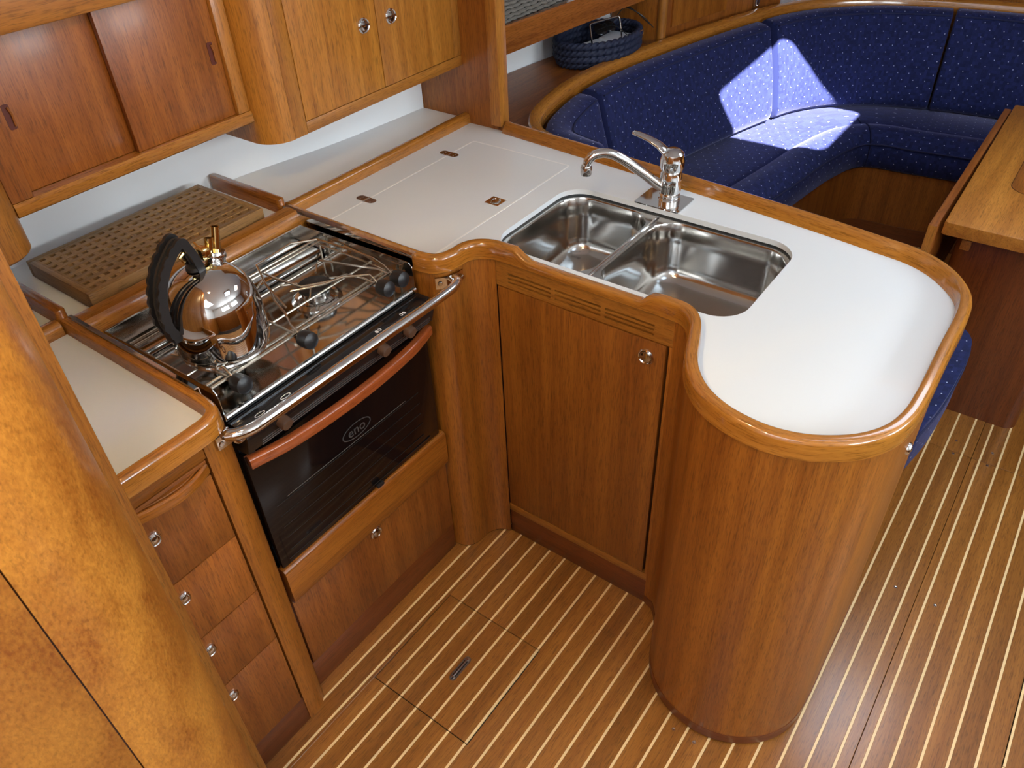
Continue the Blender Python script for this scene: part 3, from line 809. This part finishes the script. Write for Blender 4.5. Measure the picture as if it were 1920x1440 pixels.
obj('handle_core', cheek(0, .0025, False), plain('handle_core', (.02, .02, .02), .6), hd, smooth=50)
obj('handle_foot', lathe([(.016, 0), (.015, .006), (.008, .010)], K3(-.008, 0.162), 20), RUBBER, hd)
obj('handle_clip', box(K.x-.094, K.x-.074, K.y-.016, K.y+.016, K.z+.060, K.z+.084, .005), RUBBER, hd)
obj('trigger', tube([tuple(K3(-.014, 0.200)), tuple(K3(-.028, 0.192)), tuple(K3(-.022, 0.182))], .004, 8), BRASS, hd)
spo = obj('spout', lathe([(.0185, 0), (.0180, .012), (.0195, .016), (.0195, .022), (.0175, .026)], K3(.034, 0.144, .010), 24, (.30, .05, 1)), CHROME, kt)
wh = NB()
lathe([(.0075, .020), (.0075, .066), (.0058, .066), (.0058, .050)], K3(.038, 0.144, .010), 16, (.30, .05, 1), bm=wh)
ws = obj('whistle_pipe', wh, BRASS, spo)
obj('whistle_pipe', lathe([(.0075, .020), (.0075, .050), (.0058, .050), (.0058, .040)], K3(.024, 0.146, .010), 16, (.30, .05, 1)), BRASS, spo)
obj('whistle_flap', box(K.x+.008, K.x+.026, K.y-.006, K.y+.018, K.z+.168, K.z+.188, .003), BRASS, spo)
obj('flap_pin', tube([tuple(K3(.008, 0.188, -.010)), tuple(K3(.014, 0.194, .018))], .0022, 8), BRASS, spo)

# ------------------------------------------------------------------ drawer unit and left worktop
dw = thing('drawer_unit', 'narrow stack of teak drawers beside the oven with a pull-out board', 'drawers', (.35, 1.15, 0))
zs = [.092, .333, .4895, .646, .800]
for a_, b_ in zip(zs, zs[1:]):
    d_ = obj('drawer', box(.2735, .4085, .9475, .962, a_+.0012, b_-.0012, .0012), wood('red', 'Z', vary=.03), dw)
    latch(d_, (.286, .9475, b_-.040), (0, -1, 0), .013)
obj('carcass', box(.2735, .428, .963, .970, .01, .858), DARKGAP, dw)
obj('kick_board', box(.2735, .424, .9505, .962, 0, .0905, .001), wood('dark', 'X'), dw)
obj('top_rail', box(.2735, .4115, .9475, .962, .8335, ZB-.0005, .001), wood('teak', 'X'), dw)
pb = obj('pull_out_board', box(.2735, .4085, .9470, .962, .8025, .8315, .001), wood('red', 'X'), dw)
lipp = spline([(.268, .9440), (.305, .9335), (.345, .9285), (.380, .9335), (.408, .9455)], 6)
lp_ = obj('pull_lip', sweep(lipp, [(0, .806), (-.001, .812), (0, .8225), (.003, .825), (.006, .825), (.0075, .820), (.009, .820), (.011, .825), (.018, .825), (.018, .806)]), wood('teak', 'UV', .25, .4), pb)
lw = thing('side_worktop', 'small cream-lit white worktop with teak edge left of the cooker', 'worktop', (.36, 1.15, ZB))
LT = spline([(.262, .930), (.34, .929), (.405, .929), (.431, .931), (.450, .939), (.462, .954), (.467, .975), (.4685, 1.01), (.4685, 1.20), (.4685, 1.395)], 6)
obj('fiddle', sweep(LT, lambda i, s, p: [(.003, ZB), (0, ZB+.003), (0, ZT-.010), (.0015, ZT-.0045), (.005, ZT-.0008), (.008, ZT), (.015, ZT), (.0185, ZT-.001), (.020, ZT-.003), (.0215, ZW+.001), (.022, ZB)]), wood('trim', 'UV', .20, .6), lw)
li = offset(LT, .018)
obj('surface', prism([(.273, 1.388)] + [(.273, li[0].y)] + [(p.x, p.y) for p in li if p.x > .28 and p.y < 1.38] + [(li[-1].x, 1.388)], ZB+.002, ZW), WHITE, lw)
obj('steel_cap', sweep([Vector((.4715, 1.012)), Vector((.4715, 1.392))], [(0, .880), (0, .9100), (.002, .9118), (.008, .9118), (.0095, .9095), (.0020, .9085), (.0015, .880)]), CHROME, lw)
obj('back_rail', sweep([Vector((.274, 1.3885)), Vector((.445, 1.3885))], rprof(0, .030, ZB, .908, .010, 4)), wood('trim', 'UV', .20, .6), lw)
obj('divider_board', prism(rrect(.447, .468, 1.398, 1.66, .010, 4), .86, .926, bev=.004), wood('teak', 'Y', .25, .4), lw)

# ------------------------------------------------------------------ grating board on the ledge
gb = thing('grating_board', 'square-holed teak grating board lying on the white ledge behind the stove', 'board', (.72, 1.50, .8945))
bx0, bx1, by0, by1, bz0, bz1 = .512, .927, 1.392, 1.622, .8955, .931
BW = wood('board', 'X', .5, .05); BWY = wood('board', 'Y', .5, .05)
obj('frame_side', box(bx0, bx1, by0, by0+.012, bz0, bz1, .002), BW, gb)
obj('frame_side', box(bx0, bx1, by1-.012, by1, bz0, bz1, .002), BW, gb)
obj('frame_end', box(bx0, bx0+.012, by0+.012, by1-.012, bz0, bz1, .002), BWY, gb)
obj('frame_end', box(bx1-.012, bx1, by0+.012, by1-.012, bz0, bz1, .002), BWY, gb)
obj('tray_bottom', box(bx0+.012, bx1-.012, by0+.012, by1-.012, bz0, bz0+.006), BW, gb)
NX, NY = 18, 9
px = (bx1-bx0-.024)/NX; py = (by1-by0-.024)/NY
sm = None
for i in range(NX+1):
    x = bx0+.012+px*i
    if sm is None: sm = obj('cross_slat', box(x-.0056, x+.0056, by0+.011, by1-.011, bz0+.012, bz1-.0015, .0008, 1), BWY, gb); x_first = x
    else: clone(sm, gb, (x-x_first, 0, 0))
sm = None
for j in range(NY+1):
    y = by0+.012+py*j
    if sm is None: sm = obj('long_slat', box(bx0+.011, bx1-.011, y-.0062, y+.0062, bz0+.012, bz1-.001, .0008, 1), BW, gb); y_first = y
    else: clone(sm, gb, (0, y-y_first, 0))

# ------------------------------------------------------------------ upper lockers
sl = thing('sliding_locker', 'upper locker with two reddish sliding doors above the grating board', 'locker', (.74, 1.58, 1.087))
YS = 1.456
obj('bottom_rail', sweep([Vector((.4795, YS-.010)), Vector((.9985, YS-.010))], [(.003, 1.087), (0, 1.090), (0, 1.106), (.004, 1.1115), (.012, 1.1115), (.050, 1.1115), (.050, 1.087)]), wood('trim', 'UV', .28, .4), sl)
obj('top_rail', box(.4795, .9985, YS-.012, YS+.05, 1.368, 1.470, .003), wood('trim', 'X', .28, .4), sl)
obj('stile', box(.9685, .9985, YS-.006, YS+.05, 1.112, 1.3675, .002), wood('trim', 'Z', .28, .4), sl)
obj('stile', box(.4795, .519, YS-.006, YS+.05, 1.112, 1.3675, .002), wood('red', 'Z', .28, .4), sl)
for (x0, x1, yo, px_) in ((.5195, .745, .020, .5445), (.7365, .968, .004, .9485)):
    d_ = obj('sliding_door', box(x0, x1, YS+yo, YS+yo+.012, 1.112, 1.367, .001), wood('red', 'Z'), sl)
    fp = NB()
    sub = prism(rrect(px_-.0065, px_+.0065, 1.219, 1.262, .0035, 3), 0, .0012)
    for v in sub.verts: v.co = Vector((v.co.x, YS+yo-.0010+v.co.z, v.co.y))
    p_ = obj('finger_pull', sub, PULLR, d_)
    obj('pull_lip', tube([(px_+.0045, YS+yo-.0015, 1.224), (px_+.0052, YS+yo-.003, 1.245), (px_+.002, YS+yo-.0025, 1.257)], .0022, 8), wood('red', 'Z'), p_)
obj('back_panel', box(.484, .998, YS+.036, YS+.05, 1.112, 1.367), DARKGAP, sl)
obj('underside', box(.484, .998, YS+.04, 1.63, 1.09, 1.10), wood('teak', 'X'), sl)
dl = thing('door_locker', 'golden teak upper locker with rounded end and two latched doors above the worktop', 'locker', (1.32, 1.52, 1.036))
YR = 1.402; RC = .062
pc = [Vector((1.0, 1.66)), Vector((1.0, 1.52))] + [Vector((1.0+RC-RC*math.cos(t), YR+RC-RC*math.sin(t))) for t in [k*PI/2/10 for k in range(11)]]
obj('corner_post', sweep(pc, [(0, 1.036), (0, 1.60), (.016, 1.60), (.016, 1.036)]), wood('gold', 'Z'), dl)
obj('stile', box(1.0625, 1.0995, YR, YR+.016, 1.036, 1.60, .001), wood('trim', 'Z'), dl)
obj('bottom_rail', box(1.100, 1.6475, YR, YR+.016, 1.036, 1.0625, .0015), wood('trim', 'X'), dl)
obj('stile', box(1.6205, 1.6475, YR, YR+.016, 1.063, 1.60, .001), wood('trim', 'Z'), dl)
for (x0, x1, lx) in ((1.101, 1.3555, 1.3125), (1.3575, 1.6195, 1.402)):
    d_ = obj('door', box(x0, x1, YR-.0003, YR+.0155, 1.0640, 1.598, .0012), wood('gold', 'Z', vary=.04), dl)
    latch(d_, (lx, YR-.0003, 1.2145), (0, -1, 0), .0175)
obj('inner_back', box(1.064, 1.6475, YR+.017, YR+.022, 1.04, 1.598), DARKGAP, dl)
obj('underside', prism([(1.63, YR+.02), (1.63, 1.575), (1.34, 1.60), (1.04, 1.655), (1.022, 1.655), (1.022, 1.52), (1.03, 1.46), (1.07, YR+.02)], 1.040, 1.048), wood('teak', 'X'), dl)
ll = thing('end_locker', 'rounded end of a teak upper locker at the left edge of the photo', 'locker', (.30, 1.5, 1.036))
pc = [Vector((.2735, YR)), Vector((.36, YR))] + [Vector((.48-RC+RC*math.sin(t), YR+RC-RC*math.cos(t))) for t in [k*PI/2/10 for k in range(11)]] + [Vector((.48, 1.66))]
obj('corner_post', sweep(pc, [(0, 1.040), (.0, 1.60), (.016, 1.60), (.016, 1.036), (.004, 1.036)]), wood('trim', 'Z', .28, .4), ll)
obj('underside', prism([(.274, YR+.017), (.42, YR+.017), (.463, 1.48), (.463, 1.66), (.274, 1.66)], 1.040, 1.048), wood('teak', 'X'), ll)

# ------------------------------------------------------------------ saloon: rail, shelf, settee, table
ZR = .82
rail_pts = [(1.790, .96), (1.797, 1.02), (1.820, 1.18), (1.855, 1.285), (1.93, 1.345), (2.05, 1.385), (2.25, 1.415), (2.50, 1.400), (2.757, 1.353), (3.0, 1.300), (3.219, 1.241), (3.40, 1.180), (3.55, 1.085), (3.67, .95), (3.76, .78), (3.815, .58), (3.85, .30), (3.86, -.10)]
RAIL = spline([Vector(p) for p in rail_pts], 7)
rl = thing('backrest_rail', 'curved teak rail capping the back of the blue settee', 'rail', (2.8, 1.2, .5))
# path runs with the settee on its right, so negative n is towards the cushions
obj('cap', sweep(RAIL, [(-.004, ZR-.040), (-.004, ZR-.010), (.000, ZR-.003), (.006, ZR), (.022, ZR+.003), (.032, ZR+.003), (.036, ZR-.002), (.036, ZR-.040)]), wood('trim', 'UV', .22, .5), rl)
obj('back_board', sweep(RAIL, [(.006, .02), (.006, ZR-.04), (.022, ZR-.04), (.022, .02)]), wood('teak', 'UV'), rl)
sh = thing('saloon_shelf', 'dark glossy teak shelf running behind the settee back', 'shelf', (2.2, 1.5, .77))
front = [p for p in offset(RAIL, .037)]
fr = [p for p in front if p.x < 2.79 and p.y > .9]
poly = [(1.672, .95)] + [(p.x, p.y) for p in fr] + [(2.785, 1.61), (2.555, 1.664), (2.22, 1.701), (1.672, 1.745)]
obj('top', prism(poly, .772, .800), wood('red', 'X', .18, .6), sh)
us = thing('upper_shelf', 'upper saloon shelf with deep teak fiddle board holding the wicker baskets', 'shelf', (2.2, 1.6, .93))
ub = spline([(1.672, 1.545), (2.0, 1.520), (2.54, 1.480), (2.80, 1.452)], 4)
obj('fiddle_board', sweep(ub, [(0, .952), (0, 1.030), (.004, 1.035), (.018, 1.035), (.022, 1.030), (.022, .952)]), wood('red', 'UV', .22, .5), us)
obj('board', prism([(p.x, p.y+.023) for p in ub] + [(2.79, 1.61), (2.555, 1.664), (2.22, 1.701), (1.672, 1.745)], .950, .965), wood('teak', 'X'), us)
fl2 = thing('forward_locker', 'teak locker with a routed door at the forward end of the shelf', 'locker', (3.1, 1.45, .80))
obj('side_panel', box(2.795, 2.812, 1.395, 1.612, .772, 1.60, .002), wood('teak', 'Z'), fl2)
fp_ = [Vector((2.80, 1.405)), Vector((3.05, 1.352)), Vector((3.30, 1.288)), Vector((3.5, 1.205))]
obj('corner_post', lathe([(.018, .80), (.018, 1.60)], (2.806, 1.404, 0), 20), wood('trim', 'Z'), fl2)
obj('face_panel', sweep(fp_, [(.01, .80), (.01, 1.60), (.026, 1.60), (.026, .80)]), wood('red', 'Z'), fl2)
obj('door', sweep([Vector((2.87, 1.3905)), Vector((3.05, 1.352)), Vector((3.19, 1.3165))], [(.004, .840), (.002, .843), (.002, 1.58), (.011, 1.58), (.011, .840)]), wood('teak', 'Z'), fl2)
gp = obj('grab_pole', tube([(3.36, 1.262, ZR+.004), (3.36, 1.262, CEIL-.002)], .0125, 14), CHROME, None, (3.36, 1.262, ZR))
tag(gp, 'chrome grab pole standing on the settee rail at the top edge', 'pole')

# wicker baskets: woven rows
def wicker(name, cx0, cx1, y0, y1, z0, z1, label):
    t = thing(name, label, 'basket', ((cx0+cx1)/2, (y0+y1)/2, z0), 'wicker baskets on the upper shelf')
    obj('liner', box(cx0+.006, cx1-.006, y0+.006, y1-.006, z0, z1-.01, .01), plain('wicker_dark', (.05, .045, .04), .8), t)
    nrow = int((z1-z0)/.0125)
    for r_ in range(nrow):
        z = z0+.006+r_*.0125
        loop = rrect(cx0+.004, cx1-.004, y0+.004, y1-.004, .02, 4)
        pts = []
        for a, b in zip(loop, loop[1:]+loop[:1]):
            n = max(1, int(math.hypot(a[0]-b[0], a[1]-b[1])/.006))
            for k in range(n): pts.append((a[0]+(b[0]-a[0])*k/n, a[1]+(b[1]-a[1])*k/n))
        P = [Vector(p) for p in pts]; N_ = normals2(P, True)
        path = []
        for i, (p, n) in enumerate(zip(P, N_)):
            wv = .0032*math.sin(i*1.05+(PI if r_ % 2 else 0))
            path.append((p.x-n.x*wv, p.y-n.y*wv, z+.0015*math.sin(i*.5+r_)))
        path.append(path[0])
        obj('weave_row', tube(path, .0058, 6, cap=False), WICKER, t)
    return t
wicker('wicker_basket', 1.69, 1.985, 1.56, 1.69, .9655, 1.13, 'grey wicker basket half hidden behind the bulkhead post')
wicker('wicker_basket', 2.005, 2.40, 1.545, 1.67, .9655, 1.12, 'longer grey wicker basket at the top of the photo')

# rope basket with its contents
rbk = thing('rope_basket', 'round navy blue rope basket on the shelf behind the settee', 'basket', (2.45, 1.535, .80))
C0 = Vector((2.47, 1.525)); ANG = math.radians(-10)
def ell(a, b, t): 
    x, y = a*math.cos(t), b*math.sin(t)
    return Vector((C0.x + x*math.cos(ANG)-y*math.sin(ANG), C0.y + x*math.sin(ANG)+y*math.cos(ANG)))
def rope(a, b, z, rad, twist):
    bm = NB(); n = 252; rr = []
    for i in range(n):
        t = 2*PI*i/n; p = ell(a, b, t); q = ell(a*1.01, b*1.01, t); d_ = (q-p).normalized()
        ring = []
        for j in range(14):
            th = 2*PI*j/14
            r_ = rad*(.60+.46*abs(math.cos(1.5*(th-twist*t))))
            ring.append((p.x+d_.x*r_*math.cos(th), p.y+d_.y*r_*math.cos(th), z+r_*math.sin(th)))
        rr.append(ring)
    rr.append(rr[0])
    rings(bm, rr, True, False, False)
    bmesh.ops.remove_doubles(bm, verts=bm.verts, dist=1e-6)
    return bm
for i in range(4):
    obj('rope_coil', rope(.180-(.010 if i == 0 else 0), .118-(.010 if i == 0 else 0), .812+i*.0215, .0135, 14), ROPE, rbk, smooth=50)
bot = [tuple(ell(.165, .10, 2*PI*k/32)) for k in range(32)]
obj('bottom', prism(bot, .801, .806), ROPE, rbk)
obj('maker_tag', box(2.545, 2.568, 1.395, 1.400, .868, .886, .001), CHROME, rbk)
pp = obj('paper_sheet', prism([(2.37, 1.46), (2.50, 1.44), (2.54, 1.545), (2.40, 1.575)], .868, .8705), PAPER, None, (2.45, 1.5, .868)); tag(pp, 'white sheet of paper lying in the rope basket', 'paper')
pp = obj('booklet', box(2.50, 2.60, 1.46, 1.54, .868, .878, .001), PAPER, None, (2.55, 1.5, .868)); tag(pp, 'small white booklet lying in the rope basket beside the paper', 'booklet')
st = thing('wire_stand', 'small bent steel wire stand standing in the rope basket', 'stand', (2.45, 1.48, .88))
obj('hoop', tube([(2.37, 1.485, .8735), (2.37, 1.50, .955), (2.375, 1.50, .96), (2.515, 1.475, .955), (2.52, 1.47, .95), (2.52, 1.455, .8735)], .003, 8), STEEL, st)
obj('crossbar', tube([(2.365, 1.49, .876), (2.525, 1.45, .876)], .0042, 8), STEEL, st)
sg = thing('spectacles', 'dark spectacles with thin wire arms lying in the rope basket', 'spectacles', (2.55, 1.53, .88))
for dx in (0, .055): obj('lens', lathe([(.024, 0), (.025, .002), (.022, .004)], (2.515+dx, 1.545-dx*.1, .90), 18, (-.3, -.5, .8)), GLOSSB, sg)
obj('bridge', tube([(2.53, 1.545, .91), (2.545, 1.545, .915), (2.555, 1.54, .91)], .002, 6), RUBBER, sg)
for q in ([(2.50, 1.545, .905), (2.49, 1.47, .93), (2.50, 1.42, .90)], [(2.59, 1.54, .905), (2.62, 1.50, .96), (2.66, 1.42, .90)], [(2.59, 1.54, .91), (2.61, 1.56, .965), (2.63, 1.45, .94), (2.68, 1.415, .885)]):
    obj('arm', tube(q, .0018, 6, smooth_n=5), RUBBER, sg)

for o_ in (rbk, st, sg, *[q for q in COL.objects if q.name in ('paper_sheet', 'booklet')]): o_.location += Vector((.085, 0, 0 if o_ is rbk else -.022))
# settee base
sb = thing('settee_base', 'reddish teak base panel below the blue settee seats', 'settee base', (2.9, .9, 0))
seat_front = spline([(1.95, .86), (2.35, .842), (2.77, .785), (3.06, .745), (3.23, .690), (3.262, .640), (3.275, .50), (3.30, .30), (3.32, -.10)], 6)
obj('front_panel', sweep(offset(seat_front, .015), [(0, 0), (0, .298), (.015, .298), (.015, 0)]), wood('red', 'Z'), sb)
obj('kick_board', sweep(offset(seat_front, .010), [(0, .0), (0, .07), (.004, .07), (.004, 0)]), wood('dark', 'UV'), sb)
obj('aft_end_panel', box(1.62, 2.02, .14, .155, 0, .298), wood('red', 'Z'), sb)
obj('aft_panel', box(2.02, 2.035, .14, .86, 0, .298), wood('dark', 'Y'), sb)
# seat cushions: flat seat with a front bolster
def cushion(name, path, prof, label, rnd=.02, group='blue settee cushions'):
    c = sum((Vector((p[0], p[1], 0)) for p in path), Vector())/len(path)
    o = obj(name, sweep(path, prof, round_end=rnd), FAB, None, (c.x, c.y, min(z for n, z in (prof if not callable(prof) else prof(0, 0, None)))), smooth=50)
    return tag(o, label, 'cushion', group)
def piping(o, path, n, z, r=.0030):
    P = offset(path, n)
    obj('piping', tube([(p.x, p.y, z) for p in P], r, 6), NAVYP, o)
def seatprof(depth):
    # n = 0 at the front face, growing to the back
    zt = .420
    return [(.012, .302), (.0, .312), (-.004, .36), (.0, .398), (.008, .412), (.03, .438), (.07, .450), (.11, .445), (.138, .430), (.150, .417), (.165, .4205), (.22, .423), (depth-.02, zt), (depth, zt-.015), (depth, .302)]
def slice_(path, f):
    return [p for p in path if f(p)]
ci = min(range(len(seat_front)), key=lambda i: (seat_front[i]-Vector((3.247, .667))).length)
sn = normals2(seat_front); s_start = min(i for i, p in enumerate(seat_front) if p.x > 2.14)
mainp = seat_front[s_start:ci+1]; fwdp = seat_front[ci:]
def depth_at(p):
    return .47 + .10*math.exp(-((p.x-3.26)**2+(p.y-.66)**2)/.02)
def seat(path, nrm, sgn, label):
    bm = NB(); path = [p.copy() for p in path]
    g = .003
    def prof(i, s, p): return seatprof(depth_at(p))
    c = sweep(path, prof, round_end=0, bm=bm, nrm=nrm)
    o = obj('seat_cushion', c, FAB, None, (path[len(path)//2].x, path[len(path)//2].y+.2, .302), smooth=50)
    tag(o, label, 'cushion', 'blue settee cushions')
    P = [p - n*.0025 for p, n in zip(path, nrm)]
    obj('piping', tube([(p.x, p.y, .404) for p in P], .0030, 6), NAVYP, o)
    e = path[-1] if sgn > 0 else path[0]; n = nrm[-1] if sgn > 0 else nrm[0]
    obj('end_piping', tube([(e.x+n.x*a_, e.y+n.y*a_, z+.001) for a_, z in seatprof(depth_at(e))[1:12]], .0030, 6), NAVYP, o)
    return o
seat(mainp, sn[s_start:ci+1], 1, 'long blue dotted seat cushion in the sun patch along the hull side')
seat(fwdp, sn[ci:], -1, 'blue dotted seat cushion at the forward end behind the table')
aftp = [Vector((1.60, .066)), Vector((1.72, .047)), Vector((1.86, .038)), Vector((1.98, .038)), Vector((2.055, .048)), Vector((2.095, .078)), Vector((2.113, .13)), Vector((2.12, .30)), Vector((2.12, .60)), Vector((2.10, .84))]
aftp = spline(aftp, 5)
poly = [(p.x, p.y) for p in aftp] + [(1.70, .84), (1.64, .5), (1.60, .20)]
bm = prism(poly, .300, .425, bev=.022)
lay = bm.loops.layers.uv.verify()
for f in bm.faces:
    for l in f.loops:
        l[lay].uv = (l.vert.co.x+l.vert.co.y*.3, l.vert.co.y+l.vert.co.z) if abs(f.normal.z) > .5 else (l.vert.co.x+l.vert.co.y, l.vert.co.z)
c3 = obj('seat_cushion', bm, FAB, None, (1.85, .4, .30), smooth=50)
tag(c3, 'blue seat cushion end peeking out behind the rounded counter end', 'cushion', 'blue settee cushions')
obj('piping', tube([(p.x, p.y-.001, .405) for p in aftp], .0032, 6), NAVYP, c3)
# backrest cushions: swept along the rail, raked
def backprof(top=.10, bot=.165, z0=.425, z1=.80):
    return [(-.010, z0+.01), (-.010, z1-.035), (-.018, z1-.012), (-.035, z1), (-top+.03, z1-.002), (-top+.006, z1-.010), (-top, z1-.024), (-(top+bot)/2-.016, (z0+z1)/2), (-bot-.004, z0+.05), (-bot, z0+.022), (-bot+.016, z0+.004), (-bot+.04, z0)]
ss = arclen(RAIL)
def rail_range(pred): return [p for p in RAIL if pred(p)]
b1 = rail_range(lambda p: p.x < 2.20 and p.y > 1.13)
b2 = rail_range(lambda p: 2.235 < p.x < 3.27 and p.y > 1.0)
b3 = rail_range(lambda p: p.x > 3.28 and p.y > .60)
b4 = rail_range(lambda p: p.x > 3.6 and p.y < .60)
BACKS = ((b1, 'short curved blue back cushion at the aft corner behind the tap', .02), (b2, 'long blue dotted back cushion, left of the sunlit seam', .006), (b3, 'curved blue back cushion in the forward corner, right of the sunlit seam', .008), (b4, 'blue back cushion at the right edge behind the table', .008))
for pth, lab, rnd in BACKS:
    o = cushion('back_cushion', pth, backprof(), lab, rnd)
    piping(o, pth, -.1005, .786)
    for e in (pth[0], pth[-1]): pass

# table
tb = thing('saloon_table', 'varnished teak saloon table with folded leaf on a box pedestal', 'table', (2.6, 0, 0))
TZ = .67
obj('top', prism([(2.190, -.42), (2.180, -.40), (2.174, .205), (2.180, .214), (3.16, .222), (3.165, .215), (3.165, -.42)], TZ-.036, TZ, bev=.004), wood('trim', 'X', .22, .5), tb)
obj('bottle_lid', prism(rrect(2.45, 3.0, -.30, .112, .05, 6), TZ-.002, TZ+.0008), wood('teak', 'X', .22, .5), tb)
lidg = rrect(2.4485, 3.0015, -.3015, .1135, .051, 6)
obj('lid_groove', slab_holes(lidg, [rrect(2.45, 3.0, -.30, .112, .05, 6)], TZ-.001, TZ+.0003), DARKGAP, tb)
lf = obj('folded_leaf', box(2.150, 3.13, .2245, .246, .30, TZ-.006, .003), wood('red', 'X', .25, .4), tb)
obj('leaf_end', box(2.1485, 2.1495, .2245, .246, .30, TZ-.008), wood('trim', 'Z'), lf)
obj('hinge_block', box(2.24, 2.26, .14, .165, .57, .60, .002), wood('teak', 'X'), tb)
obj('leaf_stay', tube([(2.245, .15, .60), (2.25, .155, .635)], .004, 8), STEEL, tb)
ped = rrect(2.30, 3.05, -.148, .185, .035, 5)
obj('pedestal', prism(ped, 0, TZ-.036), wood('dark', 'Z', .35, .2), tb)
obj('underframe', box(2.26, 3.1, -.36, .19, TZ-.075, TZ-.0365, .003), wood('dark', 'X'), tb)

# ------------------------------------------------------------------ warm galley downlights in the headliner
def downlight(x, y, e, lab):
    t = thing('ceiling_light', lab, 'light', (x, y, CEIL-.02), 'galley downlights')
    obj('bezel', lathe([(.040, CEIL-.001), (.042, CEIL-.012), (.034, CEIL-.016), (.030, CEIL-.008)], (x, y, 0), 24, cap0=False, cap1=False), CHROME, t)
    m, nt, b = nm('lamp_glow')
    b.inputs['Emission Color'].default_value = (1, .72, .38, 1); b.inputs['Emission Strength'].default_value = 12
    obj('lens', lathe([(.030, CEIL-.010), (.0, CEIL-.010)], (x, y, 0), 24, cap0=False, cap1=False), m, t)
    light('galley_lamp', 'AREA', (x, y, CEIL-.018), (0, 0, -1), e, (1.0, .70, .36), shape='DISK', size=.06)
downlight(.36, .62, 5.0, 'warm galley downlight above the side worktop')
downlight(-.10, .36, 5.0, 'warm downlight beside the companionway')
